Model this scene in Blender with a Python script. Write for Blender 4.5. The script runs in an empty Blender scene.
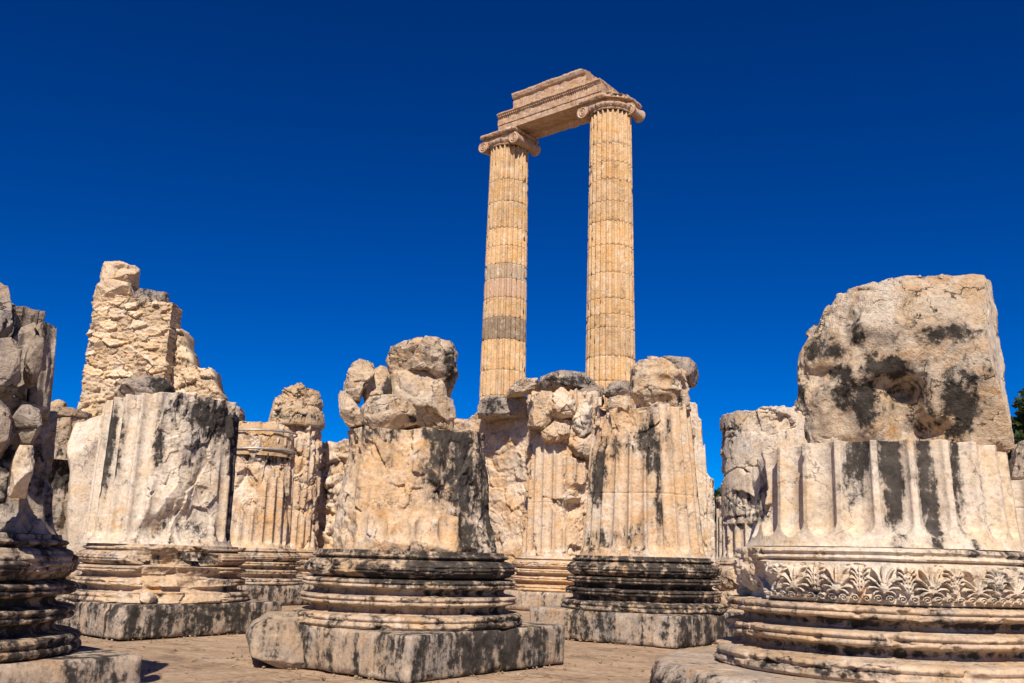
import bpy, bmesh, math, random
import numpy as np
from mathutils import Vector, Matrix, Euler

random.seed(7)
rng = np.random.default_rng(11)
SC = bpy.context.scene
COL = SC.collection
PI = math.pi

# ------------------------------------------------------------------ camera constants
F, PITCH, ROLL, EYE = 905.46, .2328, .02723, 1.193


def at(px, py, Yd):
    """the point of the place seen at a photo position, at distance Yd along +Y"""
    X, Y = px - 512, 341.5 - py
    a = (X * math.cos(ROLL) - Y * math.sin(ROLL)) / F
    b = (X * math.sin(ROLL) + Y * math.cos(ROLL)) / F
    d = np.array([a, math.cos(PITCH) - b * math.sin(PITCH), math.sin(PITCH) + b * math.cos(PITCH)])
    return np.array([0, 0, EYE]) + d * Yd / d[1]


TH = .67219
U = np.array([math.sin(TH), math.cos(TH)])
V = np.array([math.cos(TH), -math.sin(TH)])


def grid_pos(i, j):
    return np.array([-1.10286, 10.85562]) + 5.3 * (i * U + j * V)


# ------------------------------------------------------------------ noise (numpy)
_gr = np.random.default_rng(3)
GR = _gr.normal(size=(256, 3))
GR /= np.linalg.norm(GR, axis=1)[:, None]


def _hash(ix, iy, iz, seed):
    h = (ix * 73856093) ^ (iy * 19349663) ^ (iz * 83492791) ^ (seed * 2654435761)
    h &= 0xffffffff
    h ^= h >> 13
    h = (h * 0x5bd1e995) & 0xffffffff
    h ^= h >> 15
    return h


def perlin(P, seed=0):
    P = np.asarray(P, float)
    I = np.floor(P).astype(np.int64)
    f = P - I
    w = f * f * f * (f * (f * 6 - 15) + 10)
    out = 0
    for a in (0, 1):
        wa = w[..., 0] if a else 1 - w[..., 0]
        for b in (0, 1):
            wb = w[..., 1] if b else 1 - w[..., 1]
            for c in (0, 1):
                wc = w[..., 2] if c else 1 - w[..., 2]
                g = GR[_hash(I[..., 0] + a, I[..., 1] + b, I[..., 2] + c, seed) & 255]
                d = (g[..., 0] * (f[..., 0] - a) + g[..., 1] * (f[..., 1] - b) + g[..., 2] * (f[..., 2] - c))
                out = out + wa * wb * wc * d
    return out * 1.5


def fbm(P, octv=4, seed=0, gain=.5, lac=2.03):
    P = np.asarray(P, float)
    s, a = 0, 1.
    for o in range(octv):
        s = s + a * perlin(P + 17.3 * o, seed + o)
        P = P * lac
        a *= gain
    return s


def worley(P, seed=0, jit=.9):
    P = np.asarray(P, float)
    I = np.floor(P).astype(np.int64)
    f1 = np.full(P.shape[:-1], 9.)
    f2 = f1.copy()
    idd = np.zeros(P.shape[:-1], np.int64)
    for a in (-1, 0, 1):
        for b in (-1, 0, 1):
            for c in (-1, 0, 1):
                J = I + np.array([a, b, c])
                h = _hash(J[..., 0], J[..., 1], J[..., 2], seed)
                h2 = _hash(J[..., 0], J[..., 1], J[..., 2], seed + 91)
                q = np.stack([(h & 1023) / 1023., ((h >> 10) & 1023) / 1023., (h2 & 1023) / 1023.], -1)
                d = np.linalg.norm(J + .5 + jit * (q - .5) - P, axis=-1)
                new = d < f1
                f2 = np.where(new, f1, np.minimum(f2, d))
                idd = np.where(new, h2, idd)
                f1 = np.where(new, d, f1)
    return f1, f2, (idd & 4095) / 4095.


def facets(P, seed=0, jit=.95):
    """cells whose faces are tilted planes: (step id, tilt height, edge distance)"""
    P = np.asarray(P, float)
    I = np.floor(P).astype(np.int64)
    f1 = np.full(P.shape[:-1], 9.)
    f2 = f1.copy()
    idd = np.zeros(P.shape[:-1], np.int64)
    dv = np.zeros(P.shape)
    for a in (-1, 0, 1):
        for b in (-1, 0, 1):
            for c in (-1, 0, 1):
                J = I + np.array([a, b, c])
                h = _hash(J[..., 0], J[..., 1], J[..., 2], seed)
                h2 = _hash(J[..., 0], J[..., 1], J[..., 2], seed + 91)
                q = np.stack([(h & 1023) / 1023., ((h >> 10) & 1023) / 1023., (h2 & 1023) / 1023.], -1)
                v = P - (J + .5 + jit * (q - .5))
                d = np.linalg.norm(v, axis=-1)
                new = d < f1
                f2 = np.where(new, f1, np.minimum(f2, d))
                idd = np.where(new, h2, idd)
                dv = np.where(new[..., None], v, dv)
                f1 = np.where(new, d, f1)
    tilt = (GR[(idd >> 4) & 255] * dv).sum(-1)
    return (idd & 4095) / 4095. - .5, tilt, f2 - f1


def sstep(a, b, x):
    t = np.clip((x - a) / (b - a), 0, 1)
    return t * t * (3 - 2 * t)


def smin(a, b, k):
    h = np.clip(.5 + .5 * (b - a) / k, 0, 1)
    return b + (a - b) * h - k * h * (1 - h)


# ------------------------------------------------------------------ objects
def tag(o, label, cat, group=None, kind=None):
    if label: o['label'] = label
    if cat: o['category'] = cat
    if group: o['group'] = group
    if kind: o['kind'] = kind
    return o


def empty(name, loc, label, cat, group=None):
    o = bpy.data.objects.new(name, None)
    o.location = loc
    o.empty_display_size = .3
    COL.objects.link(o)
    return tag(o, label, cat, group)


def link(name, me, mat, parent=None, loc=None):
    o = bpy.data.objects.new(name, me)
    if mat: me.materials.append(mat)
    COL.objects.link(o)
    if parent: o.parent = parent
    if loc is not None: o.location = loc
    return o


def mesh_np(name, verts, quads, tris=None, smooth=True, attrs=None):
    verts = np.asarray(verts, np.float32).reshape(-1, 3)
    quads = np.asarray(quads, np.int32).reshape(-1, 4)
    tris = np.zeros((0, 3), np.int32) if tris is None else np.asarray(tris, np.int32).reshape(-1, 3)
    me = bpy.data.meshes.new(name)
    me.vertices.add(len(verts))
    me.vertices.foreach_set('co', verts.ravel())
    nq, nt = len(quads), len(tris)
    me.loops.add(nq * 4 + nt * 3)
    me.loops.foreach_set('vertex_index', np.concatenate([quads.ravel(), tris.ravel()]).astype(np.int32))
    me.polygons.add(nq + nt)
    st = np.concatenate([np.arange(nq) * 4, nq * 4 + np.arange(nt) * 3]).astype(np.int32)
    me.polygons.foreach_set('loop_start', st)
    me.polygons.foreach_set('use_smooth', np.full(nq + nt, smooth))
    for k, a in (attrs or {}).items():
        at_ = me.attributes.new(k, 'FLOAT', 'POINT')
        at_.data.foreach_set('value', np.asarray(a, np.float32).ravel())
    me.update(calc_edges=True)
    me.validate()
    return me


def grid_quads(nu, nv, wrap):
    """vertices indexed u*nv+v ; returns quads"""
    u = np.arange(nu if wrap else nu - 1)
    v = np.arange(nv - 1)
    uu, vv = np.meshgrid(u, v, indexing='ij')
    a = uu * nv + vv
    b = ((uu + 1) % nu) * nv + vv
    return np.stack([a, b, b + 1, a + 1], -1).reshape(-1, 4)


# ------------------------------------------------------------------ materials
class N:
    def __init__(s, mat):
        s.t = mat.node_tree
        s.t.nodes.clear()

    def __call__(s, typ, ins=None, **kw):
        n = s.t.nodes.new(typ)
        for k, v in kw.items():
            if k == 'ramp':
                cr = n.color_ramp
                while len(cr.elements) > len(v): cr.elements.remove(cr.elements[-1])
                while len(cr.elements) < len(v): cr.elements.new(.5)
                for e, (p, c) in zip(cr.elements, v):
                    e.position = p
                    e.color = (*c, 1) if hasattr(c, '__len__') else (c, c, c, 1)
            else:
                setattr(n, k, v)
        for k, v in (ins or {}).items():
            i = n.inputs[k]
            if isinstance(v, tuple) and len(v) == 2 and hasattr(v[0], 'outputs'):
                s.t.links.new(v[0].outputs[v[1]], i)
            elif hasattr(v, 'outputs'):
                s.t.links.new(v.outputs[0], i)
            else:
                i.default_value = v
        return n

    def math(s, op, a, b=None, c=None, clamp=False):
        ins = {0: a}
        if b is not None: ins[1] = b
        if c is not None: ins[2] = c
        return s('ShaderNodeMath', ins, operation=op, use_clamp=clamp)

    def mix(s, f, a, b, mode='MIX'):
        n = s.t.nodes.new('ShaderNodeMix')
        n.data_type = 'RGBA'
        n.blend_type = mode
        for idx, v in ((0, f), (6, a), (7, b)):
            i = n.inputs[idx]
            if hasattr(v, 'outputs'):
                o = v.outputs[2] if v.bl_idname == 'ShaderNodeMix' else v.outputs[0]
                s.t.links.new(o, i)
            elif isinstance(v, tuple) and len(v) == 2 and hasattr(v[0], 'outputs'):
                s.t.links.new(v[0].outputs[v[1]], i)
            else:
                i.default_value = (*v, 1) if hasattr(v, '__len__') else v
        return n


def out(n):
    return (n, 2) if n.bl_idname == 'ShaderNodeMix' else n


def stone(name, pale, warm, grey, warm_at=.5, grey_amt=.35, dark_bias=0., bump=.35, scale=1., cracks=1.,
          dark=(.011, .0095, .0085), streak=.3, vein=.25):
    m = bpy.data.materials.new(name)
    m.use_nodes = True
    n = N(m)
    tc = n('ShaderNodeTexCoord')
    oi = n('ShaderNodeObjectInfo')
    off = n('ShaderNodeVectorMath', {0: (37., 53., 71.), 'Scale': (oi, 'Random')}, operation='SCALE')
    co = n('ShaderNodeVectorMath', {0: (tc, 'Object'), 1: off}, operation='ADD')
    nz = lambda sc, det=6, ro=.55, dist=0., vec=co: n('ShaderNodeTexNoise', {'Vector': vec, 'Scale': sc * scale, 'Detail': det, 'Roughness': ro, 'Distortion': dist})
    big = nz(1.1, 5, .6, .6)
    mid = nz(4.3, 6, .62, .4)
    fine = nz(26, 6, .7)
    grain = nz(90, 3, .7)
    # warm patches over pale marble
    wr = n('ShaderNodeValToRGB', {0: big}, ramp=[(warm_at - .13, 0.), (warm_at + .13, 1.)])
    mr = n('ShaderNodeValToRGB', {0: mid}, ramp=[(.35, 0.), (.68, 1.)])
    wfac = n.math('ADD', n.math('MULTIPLY', wr, .65), n.math('MULTIPLY', mr, .35))
    c = n.mix(wfac, pale, warm)
    ru = nz(1.9, 6, .68, 1.2)
    rr_ = n('ShaderNodeValToRGB', {0: ru}, ramp=[(.56, 0.), (.66, 1.)])
    c = n.mix(n.math('MULTIPLY', rr_, .6), c, (warm[0] * .95, warm[1] * .78, warm[2] * .55))
    wh = nz(3.1, 6, .7, .6)
    wr2 = n('ShaderNodeValToRGB', {0: wh}, ramp=[(.55, 0.), (.66, 1.)])
    c = n.mix(n.math('MULTIPLY', wr2, .7), c, (.66, .59, .51))
    g1 = nz(2.1, 6, .65, .8)
    gr = n('ShaderNodeValToRGB', {0: g1}, ramp=[(.5, 0.), (.7, 1.)])
    c = n.mix(n.math('MULTIPLY', gr, grey_amt), c, grey)
    # veins running on a slant through the marble
    rot = n('ShaderNodeMapping', {'Vector': co, 'Rotation': (.5, .6, .2), 'Scale': (1, 1, 3.2)})
    vn = nz(1.6, 5, .6, 1.2, rot)
    vr = n('ShaderNodeValToRGB', {0: vn}, ramp=[(.47, 0.), (.5, 1.), (.53, 0.)])
    c = n.mix(n.math('MULTIPLY', vr, vein), c, tuple(min(.8, x * 1.35) for x in pale))
    # small tone changes
    fr = n('ShaderNodeValToRGB', {0: fine}, ramp=[(.3, .52), (.46, .95), (.58, 1.04), (.75, 1.22)])
    c = n.mix(1., c, fr, 'MULTIPLY')
    pit = n('ShaderNodeValToRGB', {0: grain}, ramp=[(.3, .72), (.45, 1.), (1., 1.05)])
    c = n.mix(.7, c, pit, 'MULTIPLY')
    # fissures
    wv = n('ShaderNodeVectorMath', {0: (mid, 'Color'), 'Scale': .5}, operation='SCALE')
    cc = n('ShaderNodeVectorMath', {0: co, 1: wv}, operation='ADD')
    vo = n('ShaderNodeTexVoronoi', {'Vector': cc, 'Scale': 1.5 * scale}, feature='DISTANCE_TO_EDGE')
    cr = n('ShaderNodeValToRGB', {0: vo}, ramp=[(.0, 1.), (.016, 0.)])
    cm = n('ShaderNodeValToRGB', {0: g1}, ramp=[(.47, 0.), (.56, 1.)])
    crk = n.math('MULTIPLY', n.math('MULTIPLY', cr, cm), cracks)
    c = n.mix(n.math('MULTIPLY', crk, .75), c, (.05, .035, .025))
    # black lichen crust, in runs and speckled patches; also carries some painted shade
    sa = n('ShaderNodeAttribute', attribute_name='stain_shade')
    st = n('ShaderNodeMapping', {'Vector': co, 'Scale': (3.2, 3.2, 3.2 * streak)})
    s1 = nz(1.5, 7, .68, .5, st)
    s2 = nz(9, 6, .72)
    st3 = n('ShaderNodeMapping', {'Vector': co, 'Scale': (9., 9., 9. * (.06 if streak < .6 else .25))})
    s3 = nz(1.3, 5, .6, .3, st3)
    sv = n.math('ADD', n.math('MULTIPLY', n.math('SUBTRACT', s1, .5), 1.75), n.math('MULTIPLY', n.math('SUBTRACT', s2, .5), 1.6))
    sv = n.math('ADD', sv, n.math('MULTIPLY', n.math('SUBTRACT', s3, .5), .8))
    sv = n.math('ADD', sv, n.math('ADD', (sa, 'Fac'), dark_bias - .5))
    sm = n('ShaderNodeMapRange', {'Value': sv, 'From Min': -.03, 'From Max': .2})
    sb = n('ShaderNodeMapRange', {'Value': sv, 'From Min': -.34, 'From Max': .22})
    c = n.mix(n.math('MULTIPLY', sb, .62), c, tuple(x * .45 for x in grey))
    dr = n('ShaderNodeValToRGB', {0: s2}, ramp=[(.36, 1.), (.62, 0.)])
    dk = n.mix(dr, dark, tuple(x * 6. for x in dark))
    c = n.mix(n.math('MULTIPLY', sm, .93), c, dk)
    ta = n('ShaderNodeAttribute', attribute_name='tint')
    tv = n.math('ADD', (ta, 'Fac'), 1.)
    c = n.mix(1., c, tv, 'MULTIPLY')
    # relief
    h = n.math('ADD', n.math('MULTIPLY', mid, .5), n.math('ADD', n.math('MULTIPLY', fine, .35), n.math('MULTIPLY', grain, .12)))
    h = n.math('SUBTRACT', h, n.math('MULTIPLY', crk, .5))
    h = n.math('ADD', h, n.math('MULTIPLY', sm, .07))
    bp = n('ShaderNodeBump', {'Height': h, 'Strength': bump, 'Distance': .09 / scale})
    bs = n('ShaderNodeBsdfPrincipled', {'Base Color': out(c), 'Roughness': .86, 'Normal': bp, 'Specular IOR Level': .22})
    n('ShaderNodeOutputMaterial', {'Surface': bs})
    return m


PALE, WARM, GREY = (.61, .515, .415), (.53, .325, .15), (.29, .265, .245)
M_WARM = stone('warm_marble', PALE, WARM, GREY, .48, dark_bias=.06)
M_PALE = stone('pale_marble', (.64, .56, .47), (.54, .38, .21), (.34, .315, .295), .57, .5, dark_bias=.1)
M_BASE = stone('base_marble', (.55, .43, .32), (.47, .31, .165), (.27, .24, .22), .52, .7, streak=.55, vein=.15, dark_bias=.17)
M_PLINTH = stone('plinth_marble', (.47, .385, .31), (.44, .31, .19), (.25, .235, .225), .54, .75, vein=.1, dark_bias=.2, streak=.25)
M_ROCK = stone('broken_marble', (.62, .515, .405), (.52, .33, .155), (.31, .275, .245), .52, .5, bump=.95, streak=.9, dark_bias=.08)
M_BLOCK = stone('drum_block_marble', (.68, .585, .475), (.53, .33, .15), (.31, .275, .245), .53, .4, bump=1.1, streak=.9, dark_bias=.06)
M_COLD = stone('grey_marble', (.40, .34, .29), (.38, .28, .19), (.21, .2, .195), .56, .8, bump=.9, streak=.6, dark_bias=.16)
M_MASON = stone('masonry_stone', (.60, .485, .36), (.53, .35, .175), (.38, .33, .28), .53, .5, bump=.6, cracks=.3, streak=1., scale=2.)
M_TALL = stone('golden_marble', (.59, .44, .285), (.53, .315, .125), (.31, .235, .165), .46, .65, bump=.45, cracks=.5, scale=.9, vein=.5, dark_bias=.16)
M_DRUMGREY = stone('grey_drum_marble', (.30, .235, .175), (.27, .18, .10), (.17, .15, .135), .5, .6, bump=.3, cracks=.3, scale=.9, vein=.4)
M_DRUMSOFT = stone('greyish_drum_marble', (.40, .32, .24), (.38, .26, .15), (.22, .19, .165), .5, .6, bump=.3, cracks=.3, scale=.9, vein=.5)
M_ARCH = stone('architrave_marble', (.50, .36, .26), (.46, .285, .16), (.30, .23, .19), .5, .3, bump=.3, cracks=.3)
M_PATCH = stone('repair_plaster', (.56, .44, .32), (.47, .28, .11), (.34, .27, .2), .5, .3, bump=.7, cracks=.2)


def simple(name, col, rough=.5, metal=0.):
    m = bpy.data.materials.new(name)
    m.use_nodes = True
    n = N(m)
    tc = n('ShaderNodeTexCoord')
    nz = n('ShaderNodeTexNoise', {'Vector': (tc, 'Object'), 'Scale': 9., 'Detail': 5.})
    r = n('ShaderNodeValToRGB', {0: nz}, ramp=[(.3, tuple(x * .7 for x in col)), (.7, tuple(min(1, x * 1.2) for x in col))])
    bs = n('ShaderNodeBsdfPrincipled', {'Base Color': r, 'Roughness': rough, 'Metallic': metal})
    n('ShaderNodeOutputMaterial', {'Surface': bs})
    return m


M_BAND = simple('galvanised_band', (.42, .40, .37), .5, .4)
M_BARK = simple('bark', (.11, .075, .05), .9)


def leaf_mat(name, a, b):
    m = bpy.data.materials.new(name)
    m.use_nodes = True
    n = N(m)
    g = n('ShaderNodeAttribute', attribute_name='tint')
    r = n('ShaderNodeValToRGB', {0: (g, 'Fac')}, ramp=[(0., a), (1., b)])
    bs = n('ShaderNodeBsdfPrincipled', {'Base Color': r, 'Roughness': .6})
    tr = n('ShaderNodeBsdfTranslucent', {'Color': r})
    mx = n('ShaderNodeMixShader', {0: .25, 1: bs, 2: tr})
    n('ShaderNodeOutputMaterial', {'Surface': mx})
    return m


M_LEAF = leaf_mat('conifer_needles', (.012, .03, .008), (.075, .11, .025))
M_LEAF2 = leaf_mat('bush_leaves', (.018, .04, .012), (.06, .10, .025))


# ------------------------------------------------------------------ shape builders
def blobs(psi, z, base, lst):
    b = np.full(np.broadcast(psi, z).shape, float(base))
    for (p0, z0, sp, sz, a) in lst:
        d = (psi - p0 + 180) % 360 - 180
        b = b + a * np.exp(-((d / sp) ** 2 + ((z - z0) / sz) ** 2) ** 1.7)
    return b


def facing(c):
    return math.degrees(math.atan2(-c[0], c[1]))


def shaft_mesh(name, face, R0, R1, z0, z1, top=None, nth=480, nz=150, nfl=24, D=.088, bias=(.2, ()), stain_shade=(0, ()), seed=0,
               joints=(), amp=.05, freq=2.2, phase=0., flutes=True, wor=None, wob=.006, toprag=.03, flare=.05, soft=.012,
               flute_stop=None, cap_rough=.06):
    """a (broken) fluted shaft about the local origin; psi = 0 faces the camera"""
    psi = np.arange(nth) * 360. / nth
    phi = np.radians(psi + face)
    t = np.linspace(0, 1, nz)
    zt = np.full(nth, float(z1))
    pw = (psi + 180) % 360 - 180
    if top is not None:
        zt = np.interp(pw, [a for a, b in top], [b for a, b in top])
    circ = np.stack([np.sin(phi) * 2.3, np.cos(phi) * 2.3, np.full(nth, 5. + seed)], -1)
    zt = zt + toprag * fbm(circ, 4, seed + 5, .6) + toprag * .6 * (worley(circ * 1.6, seed + 6)[2] - .5)
    Z = z0 + (zt[:, None] - z0) * t[None, :]
    PS = np.broadcast_to(pw[:, None], Z.shape)
    PH = np.broadcast_to(phi[:, None], Z.shape)
    R = R0 + (R1 - R0) * (Z - z0) / (z1 - z0)
    P = np.stack([np.sin(PH) * R, -np.cos(PH) * R, Z], -1)
    r = R + 0.
    if flutes:
        per = 360. / nfl
        u = ((PS - phase) / per) % 1.
        s = (u - .5) / .41
        w = 2 * PI * R0 / nfl * .41
        zb = z0 + .07
        dz = np.clip((zb + w - Z) / w, 0, 2)
        s2 = s * s + dz * dz
        dep = D * np.sqrt(np.clip(1 - s2, 0, 1))
        if flute_stop is not None:
            dep = dep * (Z < flute_stop)
        r = r - dep
    r = r + flare * np.exp(-((Z - z0) / .06))
    r = r + wob * fbm(P * 7, 3, seed + 1)
    b = blobs(PS, Z, bias[0], bias[1])
    ns = fbm(P * np.array([freq, freq, freq * .8]), 5, seed + 2, .55)
    wi, tl, ed = facets(P * np.array([2.4, 2.4, 1.8]) + .12 * ns[..., None], seed + 3)
    wi2, tl2, ed2 = facets(P * np.array([5.5, 5.5, 4.2]) + .15 * ns[..., None], seed + 13)
    re = R + b + amp * .8 * ns + amp * (.7 * wi + 1.3 * tl) + amp * .3 * (wi2 + 1.5 * tl2)
    if wor is not None:
        ws, wa, wg = wor
        gi, gt, ge = facets(P * np.array(ws) + .16 * ns[..., None], seed + 8)
        re = re + wa * gi + wa * 1.2 * gt - wg * (1 - sstep(0, .07, ge)) * sstep(-.25, .2, ns)
    r = smin(r, re, soft)
    for zj in joints:
        r = r - .014 * np.exp(-((Z - zj - .004 * np.sin(PS / 9.)) / .011) ** 2)
    sta = blobs(PS, Z, stain_shade[0], stain_shade[1])
    Vv = np.stack([np.sin(PH) * r, -np.cos(PH) * r, Z], -1)
    # cap
    k = 7
    rt = r[:, -1]
    caps, cs = [], []
    for q in range(1, k + 1):
        f = 1 - q / (k + .3)
        pc = np.stack([np.sin(phi) * rt * f, -np.cos(phi) * rt * f, zt], -1)
        zc = zt * f + zt.mean() * (1 - f) + cap_rough * fbm(pc * 2.5, 4, seed + 9) * min(1, q / 2)
        pc[:, 2] = zc
        caps.append(pc)
        cs.append(sta[:, -1] * .5)
    Vv = np.concatenate([Vv, np.stack(caps, 1)], 1)
    sta = np.concatenate([sta, np.stack(cs, 1)], 1)
    nv = nz + k
    q = grid_quads(nth, nv, True)
    ctr = len(Vv.reshape(-1, 3))
    last = np.arange(nth) * nv + nv - 1
    tr = np.stack([last, np.roll(last, -1), np.full(nth, ctr)], -1)
    verts = np.concatenate([Vv.reshape(-1, 3), [[0, 0, float(zt.mean())]]])
    return mesh_np(name, verts, q, tr, True, {'stain_shade': np.append(sta.ravel(), 0)})


RINGS = [(1.24, 0), (1.29, .006), (1.312, .03), (1.305, .055), (1.285, .068), (1.278, .074), (1.29, .08), (1.302, .1), (1.285, .122), (1.255, .132),
         (1.17, .137), (1.12, .155), (1.105, .18), (1.115, .205), (1.15, .222), (1.2, .226), (1.225, .235), (1.235, .25), (1.225, .266), (1.208, .272),
         (1.225, .279), (1.238, .295), (1.225, .312), (1.19, .32), (1.14, .325), (1.1, .34), (1.085, .362), (1.1, .385), (1.14, .398), (1.19, .402),
         (1.218, .412), (1.228, .426), (1.218, .442), (1.2, .447), (1.218, .453), (1.228, .468), (1.21, .485), (1.16, .493), (1.11, .497), (1.09, .505)]


def torus_profile(h0=.505, h1=.70, hs=.79, reeds=5, r0=1.09, bulge=.135):
    p = []
    m = 40
    for i in range(m + 1):
        t = i / m
        z = h0 + (h1 - h0) * t
        rr = r0 + bulge * math.sin(PI * min(1, max(0, t))) ** .6
        rr -= .016 * (1 - abs(math.sin(PI * reeds * t))) * (1 if reeds else 0)
        p.append((rr, z))
    a = hs - h1
    p += [(1.085, h1 + .01 * a), (1.085, h1 + .12 * a), (1.115, h1 + .16 * a), (1.135, h1 + .35 * a), (1.115, h1 + .55 * a), (1.085, h1 + .6 * a), (1.08, h1 + .75 * a), (1.075, hs), (.9, hs + .002)]
    return p


def dense(pr, step=.009):
    o = []
    for (a, b), (c, d) in zip(pr[:-1], pr[1:]):
        L = math.hypot(c - a, d - b)
        k = max(1, int(round(L / step)))
        for i in range(k):
            o.append((a + (c - a) * i / k, b + (d - b) * i / k))
    o.append(pr[-1])
    return np.array(o)


def lathe_mesh(name, face, prof, zoff, nth=360, bias=(.06, ()), stain_shade=(0, ()), seed=0, amp=.06, wob=.004, step=.009, relief=None, cut=None, rbig=1.32):
    pr = dense(prof, step)
    psi = np.arange(nth) * 360. / nth
    phi = np.radians(psi + face)
    pw = (psi + 180) % 360 - 180
    nv = len(pr)
    Rr = np.broadcast_to(pr[None, :, 0], (nth, nv))
    Z = np.broadcast_to(pr[None, :, 1] + zoff, (nth, nv))
    PS = np.broadcast_to(pw[:, None], Z.shape)
    PH = np.broadcast_to(phi[:, None], Z.shape)
    P = np.stack([np.sin(PH) * Rr, -np.cos(PH) * Rr, Z], -1)
    P1 = np.stack([np.sin(PH) * 1.2, -np.cos(PH) * 1.2, Z], -1)
    ns = fbm(P1 * np.array([2.4, 2.4, 3.2]), 5, seed + 2, .55)
    wi, tl, ed = facets(P1 * np.array([3.1, 3.1, 4.]) + .12 * ns[..., None], seed + 3)
    b = blobs(PS, Z, bias[0], bias[1])
    re = rbig + b + amp * .8 * ns + amp * (.8 * wi + 1.2 * tl)
    r = Rr + wob * fbm(P * 6, 4, seed + 4, .6)
    if relief is not None:
        r = r + relief(PS, Z)
    # nicked edges: protruding rings lose small flakes
    nick = sstep(.18, .5, fbm(P1 * np.array([4., 4., 9.]), 4, seed + 7, .6))
    r = r - .028 * nick * np.clip((Rr - 1.12) / .1, 0, 1)
    r = smin(r, re, .012)
    zz = Z + .004 * fbm(P1 * 2, 2, seed + 12)
    verts = np.stack([np.sin(PH) * r, -np.cos(PH) * r, zz], -1)
    sta = blobs(PS, Z, stain_shade[0], stain_shade[1])
    return mesh_np(name, verts.reshape(-1, 3), grid_quads(nth, nv, True), None, True, {'stain_shade': sta.ravel()})


def box_surface(nx, ny, nz):
    """unit cube [-1,1]^3 surface grid with merged edges"""
    vs, qs, off = [], [], 0
    for ax, (na, nb) in ((0, (ny, nz)), (1, (nx, nz)), (2, (nx, ny))):
        for sgn in (-1, 1):
            a = np.linspace(-1, 1, na + 1)
            b = np.linspace(-1, 1, nb + 1)
            A, B = np.meshgrid(a, b, indexing='ij')
            p = np.zeros((na + 1, nb + 1, 3))
            o = [k for k in (0, 1, 2) if k != ax]
            p[..., ax] = sgn
            p[..., o[0]] = A
            p[..., o[1]] = B
            q = grid_quads(na + 1, nb + 1, False)
            flip = (sgn > 0) == (ax == 1)
            if flip: q = q[:, ::-1]
            vs.append(p.reshape(-1, 3))
            qs.append(q + off)
            off += (na + 1) * (nb + 1)
    Vv = np.concatenate(vs)
    Q = np.concatenate(qs)
    key = np.round(Vv * 1e5).astype(np.int64)
    _, idx, inv = np.unique(key, axis=0, return_index=True, return_inverse=True)
    return Vv[idx], inv.reshape(-1)[Q]


def block_verts(dim, res=.04, rnd=.03, amp=.012, freq=2.5, seed=0, cuts=(), chip=.05, maxn=70):
    h = np.array(dim) / 2.
    n = [int(min(maxn, max(3, round(d / res)))) for d in dim]
    v, q = box_surface(*n)
    p = v * h
    rr = min(rnd, h.min() * .9)
    # edge wear varies
    inner = np.clip(p, -(h - rr), h - rr)
    d = p - inner
    L = np.linalg.norm(d, axis=1)
    nrm = d / np.maximum(L, 1e-9)[:, None]
    p = inner + nrm * rr
    ns = fbm(p * freq + seed * 3.7, 5, seed, .55)
    p = p + nrm * (amp * ns)[:, None]
    # chipped edges and corners
    e = np.sort(np.abs(h - np.abs(v * h)), axis=1)
    edge = np.exp(-e[:, 1] / (chip * 1.2 + 1e-6))
    cn = np.clip(fbm(p * 3.1 + 40 + seed, 4, seed + 3, .6) + .05, 0, 1)
    cdir = p / np.linalg.norm(p, axis=1)[:, None]
    p = p - cdir * (edge * cn * chip * 2.2)[:, None]
    for (nx, ny, nz, dd, na) in cuts:
        nn = np.array([nx, ny, nz], float)
        nn /= np.linalg.norm(nn)
        ex = p @ nn - dd - na * fbm(p * 3. + 9, 4, seed + 8, .55)
        p = p - nn * np.maximum(ex, 0)[:, None]
    return p, q


def rotz(p, a):
    c, s = math.cos(a), math.sin(a)
    return np.stack([p[:, 0] * c - p[:, 1] * s, p[:, 0] * s + p[:, 1] * c, p[:, 2]], 1)


_ICO = {}


def ico(sub):
    if sub not in _ICO:
        bm = bmesh.new()
        bmesh.ops.create_icosphere(bm, subdivisions=sub, radius=1)
        v = np.array([x.co[:] for x in bm.verts])
        f = np.array([[x.index for x in g.verts] for g in bm.faces])
        bm.free()
        _ICO[sub] = (v / np.linalg.norm(v, axis=1)[:, None], f)
    return _ICO[sub]


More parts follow.
